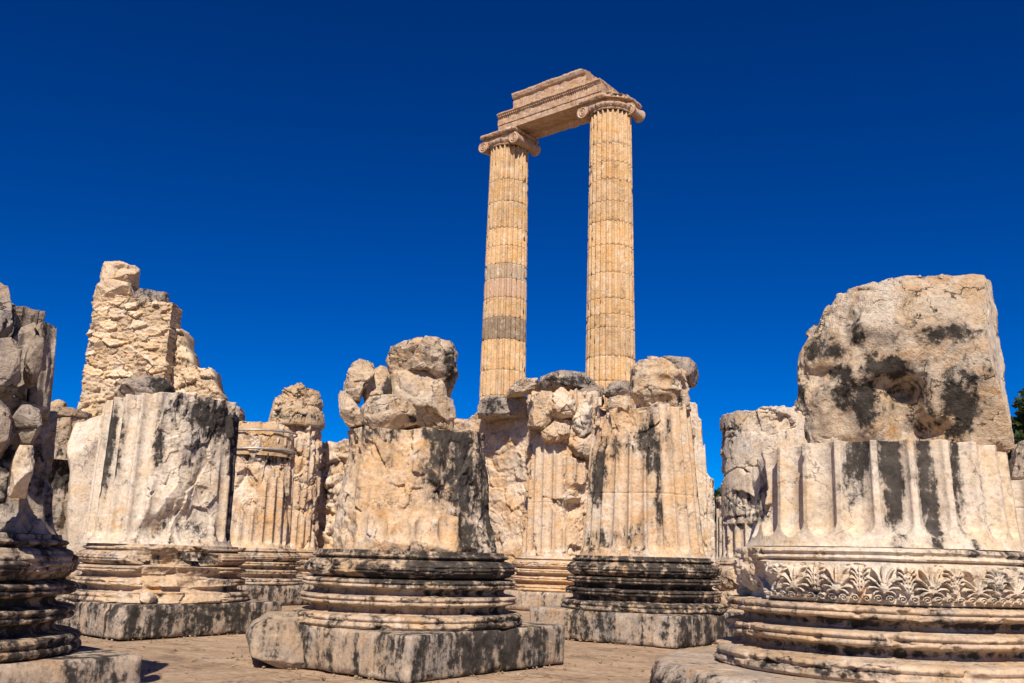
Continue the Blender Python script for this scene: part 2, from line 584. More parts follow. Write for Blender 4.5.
def rock(name, outline, Y, depth, label=None, cat='stone', group=None, parent=None, mat=None, sub=6, seed=0, amp=.035, freq=2.4, n=6., cuts=(), dents=(),
         stain_shade=(0, ()), facet=.05, ffreq=2.2, tint=0., yaw=0., ncut=15, face_mat=None):
    """a broken stone whose outline, depth and faces are given; every rock is a closed solid"""
    mid = at(sum(x for x, y in outline) / len(outline), 400, Y)
    az = math.atan2(mid[0], mid[1])
    e1, e2 = np.array([math.cos(az), -math.sin(az)]), np.array([math.sin(az), math.cos(az)])
    D = Y / math.cos(az)
    Df = D - depth * (.5 - .9 / n)

    def pix(x, y, dist):
        v = at(x, y, 1.) - np.array([0, 0, EYE])
        k = dist / (v[:2] @ e2)
        return np.array([(v[:2] @ e1) * k, dist, EYE + v[2] * k])
    pts = np.array([pix(x, y, Df) for x, y in outline])
    c = np.array([(pts[:, 0].min() + pts[:, 0].max()) / 2, D, (pts[:, 2].min() + pts[:, 2].max()) / 2])
    q = pts - c
    poly = np.stack([q[:, 0], q[:, 2]], 1)
    m = 720
    al = np.linspace(-PI, PI, m + 1)
    ro = np.full(m + 1, 1e-3)
    K = len(poly)
    for i in range(K):
        a, b = poly[i], poly[(i + 1) % K]
        e = b - a
        ca, sa = np.cos(al), np.sin(al)
        den = ca * e[1] - sa * e[0]
        den = np.where(np.abs(den) < 1e-9, 1e-9, den)
        tt = (a[0] * e[1] - a[1] * e[0]) / den
        ss = np.where(np.abs(e[0]) > np.abs(e[1]), (tt * ca - a[0]) / (e[0] if abs(e[0]) > 1e-9 else 1e-9), (tt * sa - a[1]) / (e[1] if abs(e[1]) > 1e-9 else 1e-9))
        ok = (tt > 0) & (ss >= -1e-6) & (ss <= 1 + 1e-6)
        ro = np.where(ok, np.maximum(ro, tt), ro)
    kx = np.array([.25, .5, .25])
    ro = np.convolve(np.concatenate([ro[-4:-1], ro, ro[1:4]]), kx, 'same')[3:-3]
    d, f = ico(sub)
    # even out the sampling for long stones
    hd = depth / 2.
    sx, sz = np.abs(q[:, 0]).max(), np.abs(q[:, 2]).max()
    d = d * np.array([sx, hd, sz])
    d = d / np.linalg.norm(d, axis=1)[:, None]
    rho = np.hypot(d[:, 0], d[:, 2])
    ra = np.interp(np.arctan2(d[:, 2], d[:, 0]), al, ro)
    r = ((rho / ra) ** n + (np.abs(d[:, 1]) / hd) ** n) ** (-1 / n)
    p = d * r[:, None]
    ns = fbm(p * freq + seed * 5.1, 5, seed, .55)
    rc = np.random.default_rng(seed + 900)
    for k in range(ncut):
        nn = rc.normal(size=3) * np.array([1., .5, 1.])
        nn[1] = -abs(nn[1]) - (.8 if k % 4 else .05)
        nn /= np.linalg.norm(nn)
        mx = (p @ nn).max()
        ex = p @ nn - mx * rc.uniform(.74, .95) - .008 * fbm(p * 5 + k, 3, seed + k)
        p = p - nn * np.maximum(ex, 0)[:, None]
    wi, tl, ed = facets(p * ffreq + .12 * ns[:, None] + seed * 2.3, seed + 1)
    wi2, tl2, ed2 = facets(p * ffreq * 2.7 + .15 * ns[:, None] + seed * 1.3, seed + 2)
    p = p + d * (.55 * amp * (ns - .1) + facet * (.5 * wi + .9 * tl - .08) + facet * .3 * (wi2 + 1.2 * tl2) - facet * .35 * (1 - sstep(0, .05, ed)) * sstep(0, .3, ns))[:, None]
    for (nx, ny, nz, dd, na) in cuts:
        nn = np.array([nx, ny, nz], float)
        nn /= np.linalg.norm(nn)
        ex = p @ nn - dd - na * fbm(p * 2.6 + 9, 5, seed + 8, .55)
        p = p - nn * np.maximum(ex, 0)[:, None]
        lastcut = ex > 0
    for (px, py, rx, ry, dep) in dents:
        w = pix(px, py, D - hd) - c
        sc = (D - hd) / 930.
        g = np.exp(-(((p[:, 0] - w[0]) / (rx * sc)) ** 2 + ((p[:, 2] - w[2]) / (ry * sc)) ** 2) ** 1.5) * (p[:, 1] < hd * .3)
        p[:, 1] += dep * g
    sta = np.full(len(p), float(stain_shade[0]))
    for (px, py, rx, ry, aa) in stain_shade[1]:
        w = pix(px, py, D - hd * .9) - c
        sc = (D - hd) / 930.
        sta += aa * np.exp(-(((p[:, 0] - w[0]) / (rx * sc)) ** 2 + ((p[:, 2] - w[2]) / (ry * sc)) ** 2) ** 1.5) * (p[:, 1] < hd * .5)
    base = np.array([*(e1 * c[0] + e2 * D), 0.])
    base[2] = c[2] + p[:, 2].min()
    p[:, 2] -= p[:, 2].min()
    p = rotz(p, yaw - az)
    me = mesh_np(name, p, np.zeros((0, 4)), f, True, {'stain_shade': sta, 'tint': np.full(len(p), tint)})
    o = link(name, me, mat or M_ROCK, parent)
    if face_mat:
        me.materials.append(face_mat)
        me.polygons.foreach_set('material_index', lastcut[f].all(1).astype(np.int32))
    if parent is None:
        o.location = base
    else:
        o.location = Vector(base) - parent.location
    if label: tag(o, label, cat, group)
    return o


def wall_mesh(name, A, B, prof, z0, thick, nu=200, nv=120, seed=0, wor=((2., 2., 3.), .12, .05), amp=.05, freq=1.6, toprag=.08, stain_shade=(0, ()), tintamp=.12, lean=0.):
    """thick wall with a rough block face between plan points A and B (front face, camera side); prof: (t, ztop)"""
    A, B = np.array(A, float), np.array(B, float)
    L = np.linalg.norm(B - A)
    e = (B - A) / L
    nrm = np.array([e[1], -e[0]])
    if nrm[1] > 0: nrm = -nrm
    s = np.linspace(0, L, nu)
    k = max(4, int(thick / (L / nu)))
    k = min(k, 40)
    ss = np.linspace(0, thick, k + 2)[1:-1]
    loop = [A + e * x for x in s] + [B - nrm * x for x in ss] + [B - nrm * thick - e * x for x in s[::3]] + [A - nrm * (thick - x) for x in ss]
    nn = [nrm] * nu + [e] * k + [-nrm] * len(s[::3]) + [-e] * k
    tt = np.concatenate([s / L, np.ones(k), 1 - s[::3] / L, np.zeros(k)])
    loop, nn = np.array(loop), np.array(nn)
    M = len(loop)
    zt = np.interp(tt, [a for a, b in prof], [b for a, b in prof])
    key = np.stack([loop[:, 0] * 1.7, loop[:, 1] * 1.7, np.full(M, seed + .5)], -1)
    wk = np.stack([tt * L * 1.9, tt * 0 + .5, tt * 0 + seed], -1)
    zt = zt + toprag * fbm(key, 4, seed + 5, .6) + toprag * 1.2 * (worley(wk, seed + 6)[2] - .5)
    t = np.linspace(0, 1, nv)
    Z = z0 + (zt[:, None] - z0) * t[None, :]
    P = np.stack([np.broadcast_to(loop[:, None, 0], Z.shape), np.broadcast_to(loop[:, None, 1], Z.shape), Z], -1)
    # wall frame coordinates, so that courses follow the wall
    W = np.stack([np.broadcast_to((loop @ e)[:, None], Z.shape), np.broadcast_to((loop @ nrm)[:, None], Z.shape), Z], -1)
    ns = fbm(P * freq, 5, seed, .55)
    ws, wa, wg = wor
    wi, tl, ed = facets(W * np.array(ws) + .1 * ns[..., None], seed + 1)
    wi2, tl2, ed2 = facets(W * np.array(ws) * 2.6 + .15 * ns[..., None], seed + 3)
    dd = amp * .7 * ns + wa * (.8 * wi + 1.1 * tl) + wa * .35 * (wi2 + 1.3 * tl2) - wg * (1 - sstep(0, .06, ed)) * sstep(-.3, .15, ns) + .25 * amp * fbm(P * 7, 3, seed + 4)
    wi = wi + .5
    P[..., :2] += nn[:, None, :] * dd[..., None]
    tin = tintamp * (wi - .5) * 2
    if lean:
        P[..., :2] += e * (lean * (1 - tt)[:, None] * Z)[..., None]
    sta = np.full(Z.shape, float(stain_shade[0]))
    for (t0, zz, st_, sz, a) in stain_shade[1]:
        sta += a * np.exp(-((tt[:, None] - t0) / st_) ** 2 - ((Z - zz) / sz) ** 2)
    capc = P[:, -1].copy()
    mid = (A + B) / 2 - nrm * thick / 2
    al = ((loop - mid) @ e)
    capc[:, :2] = mid + e * (al * .97)[:, None]
    capc[:, 2] = zt + .05 * fbm(capc * 3, 3, seed + 7)
    P = np.concatenate([P, capc[:, None, :]], 1)
    tin = np.concatenate([tin, tin[:, -1:]], 1)
    sta = np.concatenate([sta, sta[:, -1:]], 1)
    o = np.array([mid[0], mid[1], z0])
    return mesh_np(name, P.reshape(-1, 3) - o, grid_quads(M, nv + 1, True), None, True, {'stain_shade': sta.ravel(), 'tint': tin.ravel()}), o


def block_obj(name, dim, center, yaw=0., mat=None, parent=None, label=None, cat='stone', group=None, tint=0., stain_shade=0., stains=(), **kw):
    p, q = block_verts(dim, **kw)
    sta = np.full(len(p), float(stain_shade))
    for (x, y, z, rad, a) in stains:
        sta += a * np.exp(-(((p - np.array([x, y, z])) / np.array(rad)) ** 2).sum(1))
    p = rotz(p, yaw)
    p[:, 2] += dim[2] / 2
    me = mesh_np(name, p, q, None, True, {'stain_shade': sta, 'tint': np.full(len(p), float(tint))})
    o = link(name, me, mat or M_PLINTH, parent)
    c = Vector((center[0], center[1], center[2]))
    o.location = c - parent.location if parent else c
    if label: tag(o, label, cat, group)
    return o


PH_, PS_ = .43, 2.585   # plinth height and side
GROUP = 'column stumps of the temple grid'
YAW = -TH               # plinth sides follow the temple grid


def column(pos, label, name='column_stump', plinth=True, plinth_kw=None, rings=True, rings_kw=None, torus_kw=None, torus_prof=None, torus_name='torus', ztop=1.22, group=GROUP,
           mats=(M_PLINTH, M_BASE)):
    root = empty(name, (pos[0], pos[1], 0), label, 'column', group)
    face = facing(pos)
    if plinth:
        kw = dict(res=.035, rnd=.022, amp=.008, chip=.028, maxn=76)
        kw.update(plinth_kw or {})
        block_obj('plinth', (PS_, PS_, PH_), (pos[0], pos[1], 0), YAW, mats[0], root, **kw)
    if rings:
        kw = dict(seed=int(abs(pos[0] * 37 + pos[1] * 11)))
        kw.update(rings_kw or {})
        b = link('base', lathe_mesh('base', face, RINGS, PH_, **kw), mats[1], root)
        kt = dict(kw)
        kt.update(torus_kw or {})
        tp = torus_prof or torus_profile(hs=ztop - PH_, h1=ztop - PH_ - .09)
        link(torus_name, lathe_mesh(torus_name, face, tp, PH_, **kt), mats[1], b)
    return root, face


# ================================================================== SETTING
def build_ground():
    m = bpy.data.materials.new('worn_paving')
    m.use_nodes = True
    n = N(m)
    tc = n('ShaderNodeTexCoord')
    mp = n('ShaderNodeMapping', {'Vector': (tc, 'Object'), 'Rotation': (0, 0, TH)})
    w = n('ShaderNodeTexNoise', {'Vector': mp, 'Scale': 1.3, 'Detail': 5., 'Roughness': .6})
    ws = n('ShaderNodeVectorMath', {0: (w, 'Color'), 'Scale': .16}, operation='SCALE')
    co = n('ShaderNodeVectorMath', {0: mp, 1: ws}, operation='ADD')
    br = n('ShaderNodeTexBrick', {'Vector': co, 'Scale': 1., 'Mortar Size': .009, 'Mortar Smooth': .3, 'Brick Width': 2.3, 'Row Height': 1.25, 'Color1': (.42, .42, .42, 1), 'Color2': (.62, .62, .62, 1)}, offset=.37)
    st = n('ShaderNodeMapping', {'Vector': mp, 'Scale': (.9, 1.35, 1.)})
    a = n('ShaderNodeTexNoise', {'Vector': st, 'Scale': 1.6, 'Detail': 8., 'Roughness': .66, 'Distortion': .7})
    b = n('ShaderNodeTexNoise', {'Vector': mp, 'Scale': 11., 'Detail': 7., 'Roughness': .7})
    g = n('ShaderNodeTexNoise', {'Vector': mp, 'Scale': 60., 'Detail': 4., 'Roughness': .7})
    cr = n('ShaderNodeValToRGB', {0: a}, ramp=[(.3, (.24, .175, .125)), (.45, (.40, .28, .185)), (.58, (.47, .345, .24)), (.74, (.36, .29, .23))])
    fr = n('ShaderNodeValToRGB', {0: b}, ramp=[(.3, .62), (.52, 1.), (.75, 1.16)])
    c = n.mix(1., cr, fr, 'MULTIPLY')
    gr = n('ShaderNodeValToRGB', {0: g}, ramp=[(.3, .7), (.5, 1.)])
    c = n.mix(.7, c, gr, 'MULTIPLY')
    bb = n('ShaderNodeValToRGB', {0: (br, 'Color')}, ramp=[(.42, .86), (.62, 1.06)])
    c = n.mix(1., c, bb, 'MULTIPLY')
    c = n.mix(n.math('MULTIPLY', (br, 'Fac'), .5), c, (.07, .045, .028))
    vc = n('ShaderNodeVectorMath', {0: (a, 'Color'), 'Scale': 1.1}, operation='SCALE')
    vv = n('ShaderNodeVectorMath', {0: st, 1: vc}, operation='ADD')
    vo = n('ShaderNodeTexVoronoi', {'Vector': vv, 'Scale': 1.3}, feature='DISTANCE_TO_EDGE')
    ck = n('ShaderNodeValToRGB', {0: vo}, ramp=[(0., 1.), (.022, 0.)])
    km = n('ShaderNodeValToRGB', {0: w}, ramp=[(.45, 0.), (.55, 1.)])
    ckm = n.math('MULTIPLY', ck, km)
    c = n.mix(n.math('MULTIPLY', ckm, .75), c, (.06, .04, .028))
    # flaking layers of the stone, stepped
    lay = n('ShaderNodeValToRGB', {0: a}, ramp=[(.36, .0), (.375, .3), (.5, .34), (.515, .62), (.6, .66), (.615, 1.)])
    h = n.math('ADD', n.math('MULTIPLY', lay, .25), n.math('ADD', n.math('MULTIPLY', b, .3), n.math('MULTIPLY', g, .08)))
    h = n.math('SUBTRACT', h, n.math('ADD', n.math('MULTIPLY', (br, 'Fac'), .35), n.math('MULTIPLY', ckm, .3)))
    bp = n('ShaderNodeBump', {'Height': h, 'Strength': .6, 'Distance': .07})
    bs = n('ShaderNodeBsdfPrincipled', {'Base Color': out(c), 'Roughness': .88, 'Normal': bp, 'Specular IOR Level': .2})
    n('ShaderNodeOutputMaterial', {'Surface': bs})
    # one sheet, fine near the camera and reaching the horizon
    def axis(lo, hi, k):
        t = np.linspace(-1, 1, k)
        s = np.sign(t) * (np.abs(t) * 16 + 900 * np.abs(t) ** 7)
        return s
    x = axis(0, 0, 221)
    y = axis(0, 0, 221) + 9
    X, Y = np.meshgrid(x, y, indexing='ij')
    P = np.stack([X, Y, 0 * X], -1)
    Z = .018 * fbm(P * .5, 4, 3) + .006 * fbm(P * 3, 3, 4) - .012
    P[..., 2] = Z
    me = mesh_np('paved_ground', P.reshape(-1, 3), grid_quads(221, 221, False), None, True)
    o = link('paved_ground', me, m)
    o['kind'] = 'structure'


build_ground()

# ================================================================== NEAR COLUMN, CENTRE LEFT (0,0)
p = grid_pos(0, 0)
fc = facing(p)
root, fc = column(p, 'broad weathered stump with two piles of broken stones on its flat top',
    plinth_kw=dict(seed=3, cuts=((-1, -.25, .12, 1.02, .05), (1, .1, .6, 1.36, .04)), stain_shade=.18,
        stains=((1.3, -1.3, 0, (.7, .5, .5), .1), (1.3, .2, .1, (.5, 1.1, .5), .42), (-.5, -1.3, .1, (.22, .3, .5), .5))),
    rings_kw=dict(seed=21, nth=420, bias=(.06, ((-40, .95, 60, .22, -.06), (10, .86, 40, .05, -.08), (-75, .5, 25, .08, -.10), (45, .52, 25, .06, -.06))),
        stain_shade=(.18, ((45, .95, 50, .2, .3), (-5, 1., 60, .12, .42), (60, .5, 40, .1, .35)))),
    torus_kw=dict(bias=(-.09, ((60, 1., 25, .3, .14),)), amp=.07, stain_shade=(.42, ((30, 1., 60, .2, .2),))))
me = shaft_mesh('shaft', fc, .985, .875, 1.22, 2.62, top=[(-180, 2.62), (-90, 2.6), (-40, 2.56), (0, 2.54), (40, 2.57), (75, 2.6), (90, 2.64), (180, 2.62)], nz=170, seed=31,
    bias=(-.085, ((22, 1.36, 50, .2, .15), (-70, 1.5, 22, .35, .05), (75, 1.5, 14, .9, .04))), amp=.05, freq=2.6,
    stain_shade=(.0, ((64, 2.1, 40, .9, .56), (14, 2.2, 12, .5, .52), (36, 2.1, 14, .7, .3), (-8, 2.52, 60, .12, .4), (-25, 2.25, 7, .25, .3), (40, 1.35, 16, .2, .45), (85, 1.7, 20, .8, .3), (-50, 2.5, 20, .15, .2))), toprag=.03)
link('shaft', me, M_WARM, root)

RG = 'broken stones piled on the broad centre left stump'
rock('boulder', [(344, 378), (348, 366), (358, 360), (373, 361), (374, 374), (363, 386), (360, 399), (350, 398), (344, 390)], 10.5, .45, 'rounded upright boulder at the upper left of the pile on the centre left stump', 'boulder', RG, seed=41, amp=.03, n=6)
rock('stone_fragment', [(361, 376), (372, 367), (386, 366), (391, 380), (393, 400), (366, 402)], 10.75, .5, 'squat stone with shade painted on its right side, squeezed behind the upright boulder', 'stone', RG, seed=42, stain_shade=(0, ((390, 386, 8, 14, .9),)))  # shade of the right-hand face is put into the colour
rock('stone_fragment', [(338, 392), (341, 387), (350, 397), (361, 408), (372, 426), (346, 428), (339, 414)], 10.55, .5, 'pointed pale splinter leaning at the left edge of the centre left stump', 'stone', RG, seed=43, n=7, facet=.06)
rock('stone_fragment', [(361, 405), (368, 396), (394, 394), (411, 401), (418, 409), (417, 423), (394, 428), (374, 428), (364, 418)], 10.32, .55, 'smooth pale wedge lying in front of the pile on the centre left stump', 'stone', RG, seed=44, n=7, amp=.02, facet=.05, stain_shade=(0, ((413, 418, 6, 6, .8),)))
rock('boulder', [(391, 374), (398, 368), (440, 366), (446, 384), (447, 396), (453, 398), (453, 430), (418, 432), (398, 424), (389, 396)], 10.85, .8, 'blocky ochre stone carrying the cap boulder on the centre left stump', 'boulder', RG, seed=45, n=5, facet=.07)
rock('boulder', [(384, 354), (391, 346), (404, 340), (417, 335), (437, 335), (449, 341), (454, 352), (454, 372), (450, 391), (444, 386), (440, 370), (416, 367), (402, 370), (388, 371)], 10.85, .85, 'overhanging cap boulder, topmost of the pile on the centre left stump', 'boulder', RG, seed=46, n=6, amp=.05, facet=.09, ffreq=2., stain_shade=(.05, ((448, 365, 9, 22, .7), (430, 350, 20, 6, .4))))  # the upright patch on the right flank is painted shade
rock('plinth_fragment', [(243, 641), (250, 628), (268, 616), (303, 614), (308, 640), (306, 675), (278, 668), (252, 657)], 10.35, 1.1, 'smooth grey broken block at the left corner of the centre left plinth', 'stone', None, mat=M_PLINTH, seed=48, n=9, amp=.01, facet=.02, ncut=9, tint=-.12, stain_shade=(.12, ()))

# ================================================================== NEAR COLUMN, CENTRE RIGHT (1,0)
p = grid_pos(1, 0)
root, fc = column(p, 'fluted two drum stump with a large boulder on its narrow broken top',
    plinth_kw=dict(seed=5, cuts=((.05, -1, .1, 1.31, .03), (.6, -.6, .3, 1.72, .08)), stain_shade=.22, stains=((1.3, 0, 0, (.5, 1.3, .5), .34), (-.2, -1.3, .1, (.4, .4, .4), .28))),
    rings_kw=dict(seed=23, nth=400, stain_shade=(.38, ((0, .8, 60, .3, .22),)), bias=(.06, ((55, .5, 22, .06, -.09), (-70, .52, 12, .06, -.05)))),
    torus_kw=dict(stain_shade=(.52, ()), bias=(-.02, ((0, 1., 70, .3, .06),))), ztop=1.24)
me = shaft_mesh('shaft', fc, .985, .80, 1.24, 3.62, top=[(-180, 3.6), (-90, 3.35), (-60, 3.5), (-30, 3.56), (0, 3.58), (40, 3.62), (70, 3.68), (90, 3.66), (180, 3.6)], nz=240, seed=33, phase=3,
    joints=(2.2,), bias=(.08, ((-30, 3.35, 62, .42, -.21), (8, 3.2, 10, .5, -.15), (-88, 2.1, 14, .5, -.12), (15, 2.75, 9, .3, -.1), (-60, 2.9, 20, .3, -.06))), amp=.06,
    stain_shade=(.0, ((10, 2.9, 16, .55, .75), (-55, 2.6, 24, .5, .7), (35, 3.2, 8, .5, .4), (-20, 3., 22, .25, .45), (15, 1.9, 9, .35, .55), (88, 2.3, 10, 1.4, .8), (-50, 1.45, 35, .22, .45), (-5, 1.5, 12, .3, .35), (-60, 1.9, 12, .4, .4))), toprag=.05)
link('shaft', me, M_WARM, root)
BG = 'stones lying on the narrow centre right stump'
rock('boulder', [(631, 366), (637, 358), (664, 357), (676, 363), (686, 373), (691, 382), (691, 406), (680, 409), (634, 409), (632, 388)], 14.75, 1.0, 'large squared boulder resting on the two drum centre right stump', 'boulder', BG, seed=51, n=6, facet=.08, amp=.045, sub=6, stain_shade=(0, ((676, 398, 18, 8, .45), (632, 375, 4, 20, .5))), dents=((670, 380, 14, 6, .1), (655, 398, 20, 5, .07)))
rock('stone_slab', [(654, 359), (662, 355), (690, 356), (697, 362), (700, 369), (697, 379), (690, 381), (684, 373), (672, 365)], 15.0, .9, 'grey slab tilted over the top right of the squared boulder', 'slab', BG, mat=M_COLD, seed=52, n=7, facet=.04, stain_shade=(.1, ((668, 362, 12, 6, .5),)))

# ================================================================== NEAR COLUMN WITH PALMETTES, RIGHT (0,1)
def seg_dist(px, py, pl):
    d = np.full(px.shape, 9.)
    for (a, b), (c, e) in zip(pl[:-1], pl[1:]):
        vx, vy = c - a, e - b
        L2 = vx * vx + vy * vy + 1e-12
        t = np.clip(((px - a) * vx + (py - b) * vy) / L2, 0, 1)
        d = np.minimum(d, np.hypot(px - a - t * vx, py - b - t * vy))
    return d


def palmette_cell(period=.3142, ht=.275, nx=96, ny=80):
    x = (np.arange(nx) + .5) / nx * period - period / 2
    y = (np.arange(ny) + .5) / ny * ht
    X, Y = np.meshgrid(x, y, indexing='ij')
    H = np.zeros(X.shape)

    def stroke(pl, w0, amp):
        nonlocal H
        for sh in (-period, 0, period):
            d = seg_dist(X - sh, Y, pl)
            H = np.maximum(H, amp * sstep(1.15, .55, d / w0) * (.8 + .2 * np.sqrt(np.clip(1 - (d / w0) ** 2, 0, 1))))

    def curl(x0, y0, a0, L, bend, tip, n=12):
        pl = [(x0, y0)]
        a = a0
        for i in range(n):
            t = i / n
            a += (bend + tip * t ** 3) / n
            pl.append((pl[-1][0] + math.sin(a) * L / n, pl[-1][1] + math.cos(a) * L / n))
        return pl
    # palmette: seven petals fanning out, tips curling outwards
    stroke([(0, .09), (0, .25)], .0105, 1.)
    for k, (a0, L, bd, tp) in enumerate(((.16, .165, .2, 2.6), (.55, .14, .35, 3.0), (1.0, .105, .5, 3.2), (1.45, .075, .6, 3.4))):
        for s in (-1, 1):
            stroke([(s * a, b) for a, b in curl(.006, .088, a0, L, bd, tp)], .0105 - .001 * k, 1.)
    d = np.hypot(X, Y - .083)
    H = np.maximum(H, np.sqrt(np.clip(1 - (d / .02) ** 2, 0, 1)))
    # between them a leaf stem with paired lobes
    hp = period / 2
    stroke([(hp, .075), (hp, .25)], .0075, 1.)
    for i, yy in enumerate((.085, .12, .155, .19)):
        for s in (-1, 1):
            stroke([(hp + s * a, b) for a, b in curl(.012, yy, .25, .088 - .006 * i, .5, 2.6)], .0095, .9)
    # running scroll below
    for i in range(4):
        cx = -period / 2 + (i + .5) * period / 4
        sp = []
        for q in range(26):
            t = q / 25
            rr = .004 + .024 * t
            a = 9.5 * t
            sp.append((cx + rr * math.cos(a), .034 + rr * math.sin(a) * .95))
        stroke(sp, .0062, .8)
    return H, period, ht


CELL, PER, CH = palmette_cell()
p = grid_pos(0, 1)
fcR = facing(p)
ZF0 = PH_ + .505


def frieze_relief(PS, Z):
    x = np.radians(PS + 7.) * 1.2
    ix = (((x / PER) % 1.) * CELL.shape[0]).astype(int) % CELL.shape[0]
    yv = (Z - ZF0 - .006) / (CH * .985)
    iy = np.clip((yv * CELL.shape[1]).astype(int), 0, CELL.shape[1] - 1)
    h = CELL[ix, iy] * ((yv > 0) & (yv < 1))
    worn = .78 + .22 * sstep(-.3, .25, fbm(np.stack([np.radians(PS) * 3, Z * 3, 0 * Z], -1), 3, 77))
    return .062 * h * worn - .028 * sstep(-52, -46, PS + 4 * np.sin(Z * 40))


FZ = [(1.15, .505), (1.172, .515)] + [(1.172 + .018 * math.sin(PI * i / 30), .515 + .265 * i / 30) for i in range(31)] + [(1.15, .785), (1.12, .792), (1.12, .8), (1.15, .803), (1.165, .815), (1.15, .832), (1.135, .836), (1.14, .845), (1.16, .86), (1.14, .882), (1.1, .888), (1.07, .893), (.9, .9)]
root = empty('column_stump', (p[0], p[1], 0), 'near fluted stump with a carved palmette frieze round its base', 'column', GROUP)
# rounded and broken plinth under the nearest column
pl = lathe_mesh('plinth', fcR, [(1.86, 0), (1.9, .1), (1.88, .3), (1.83, .385), (1.74, .42), (1.3, .432), (.8, .434)], 0, nth=300, rbig=1.86, bias=(.05, ((-60, .3, 25, .3, -.1), (-20, .2, 30, .2, -.06))), amp=.12, wob=.02, seed=8, step=.03,
    stain_shade=(.0, ((-40, .2, 60, .16, .5),)))
link('plinth', pl, M_PLINTH, root)
b = link('base', lathe_mesh('base', fcR, [(r_ + (.05 if z_ < .14 else .0), z_) for r_, z_ in RINGS], PH_, nth=720, seed=61, rbig=1.36, amp=.09, bias=(.06, ((-66, .76, 14, .12, -.2), (-80, .65, 20, .1, -.1), (-72, .48, 12, .06, -.1), (-95, .5, 18, .1, -.12), (20, .5, 9, .05, -.05))),
    stain_shade=(.08, ((10, .81, 80, .035, .5), (0, .62, 80, .03, .4), (-20, .5, 40, .04, .3)))), M_BASE, root)
fz = lathe_mesh('palmette_frieze', fcR, FZ, PH_, nth=1728, seed=62, step=.0055, relief=frieze_relief, rbig=1.22, wob=.003, amp=.08, bias=(.05, ((-72, 1.05, 29, .5, -.2), (-52, .95, 9, .1, -.08), (38, 1.29, 30, .05, -.04))),
    stain_shade=(.0, ((40, 1.3, 30, .04, .5), (0, 1.05, 70, .1, .12), (50, 1.14, 20, .12, .25), (-70, 1., 15, .1, .25))))
link('palmette_frieze', fz, M_PALE, b)
flts = lambda k: k * 15.
me = shaft_mesh('shaft', fcR, 1.02, .985, 1.325, 2.09, top=[(-180, 2.1), (-90, 2.0), (-70, 2.05), (-50, 2.09), (0, 2.1), (90, 2.1), (180, 2.1)], nth=960, nz=130, seed=63, D=.08, wob=.004,
    bias=(.12, ((-80, 1.75, 17, .5, -.22), (-60, 1.8, 8, .4, -.14), (-35, 1.97, 7, .09, -.15), (75, 1.4, 10, .2, -.1))), amp=.045, freq=3.,
    stain_shade=(-.12, ((-7.5, 1.95, 6.5, .3, .8), (7.5, 1.9, 6.5, .36, .9), (22, 1.75, 6, .55, .95), (37, 1.7, 3.5, .6, .7), (-7.5, 1.5, 7, .25, .3), (7.5, 1.45, 6.5, .2, .35), (-70, 1.75, 12, .3, .55), (52, 1.8, 3, .4, .35), (-50, 1.7, 3, .15, .4))), toprag=.012)
link('shaft', me, M_PALE, root)
rock('boulder', [(794, 356), (797, 341), (808, 325), (821, 300), (834, 286), (856, 280), (873, 275), (877, 278), (930, 271), (990, 263), (999, 266), (1002, 293), (1007, 340), (1012, 390), (1018, 444), (986, 447), (900, 447), (806, 446), (803, 412), (796, 398), (799, 380)], 7.62, 1.5,
    'huge broken drum block with a hollow and black patches, on the palmette column', 'boulder', None, mat=M_BLOCK, seed=71, sub=7, n=14, amp=.03, facet=.075, ffreq=2.5, freq=2.,
    ncut=0, cuts=((-.55, -1, .3, .74, .06), (.06, -1, -.02, .72, .03), (-.3, -1, -.35, .8, .04), (.3, -1, .45, .84, .03), (-.15, -1, .3, .76, .02), (.35, -1, -.4, .84, .02), (1, .03, .1, .80, .003), (.93, -.36, .06, .85, .003)), face_mat=M_PALE,
    dents=((906, 408, 17, 32, .26), (926, 430, 22, 12, .12), (868, 345, 20, 16, .12), (840, 400, 12, 40, .06), (890, 385, 26, 10, .12), (815, 372, 18, 10, .08)),
    stain_shade=(-.04, ((930, 380, 70, 60, .3), (840, 370, 45, 60, .2), (948, 415, 28, 28, .42), (965, 385, 14, 36, .35), (842, 385, 12, 26, .5), (866, 405, 10, 30, .6), (820, 345, 26, 12, .55), (893, 368, 18, 8, .8), (855, 322, 8, 26, .4), (930, 336, 34, 9, .5), (960, 322, 10, 16, .45), (798, 390, 8, 14, .6), (912, 300, 10, 14, .25))))  # black stains, plus the hollow's shadow painted at its upper left

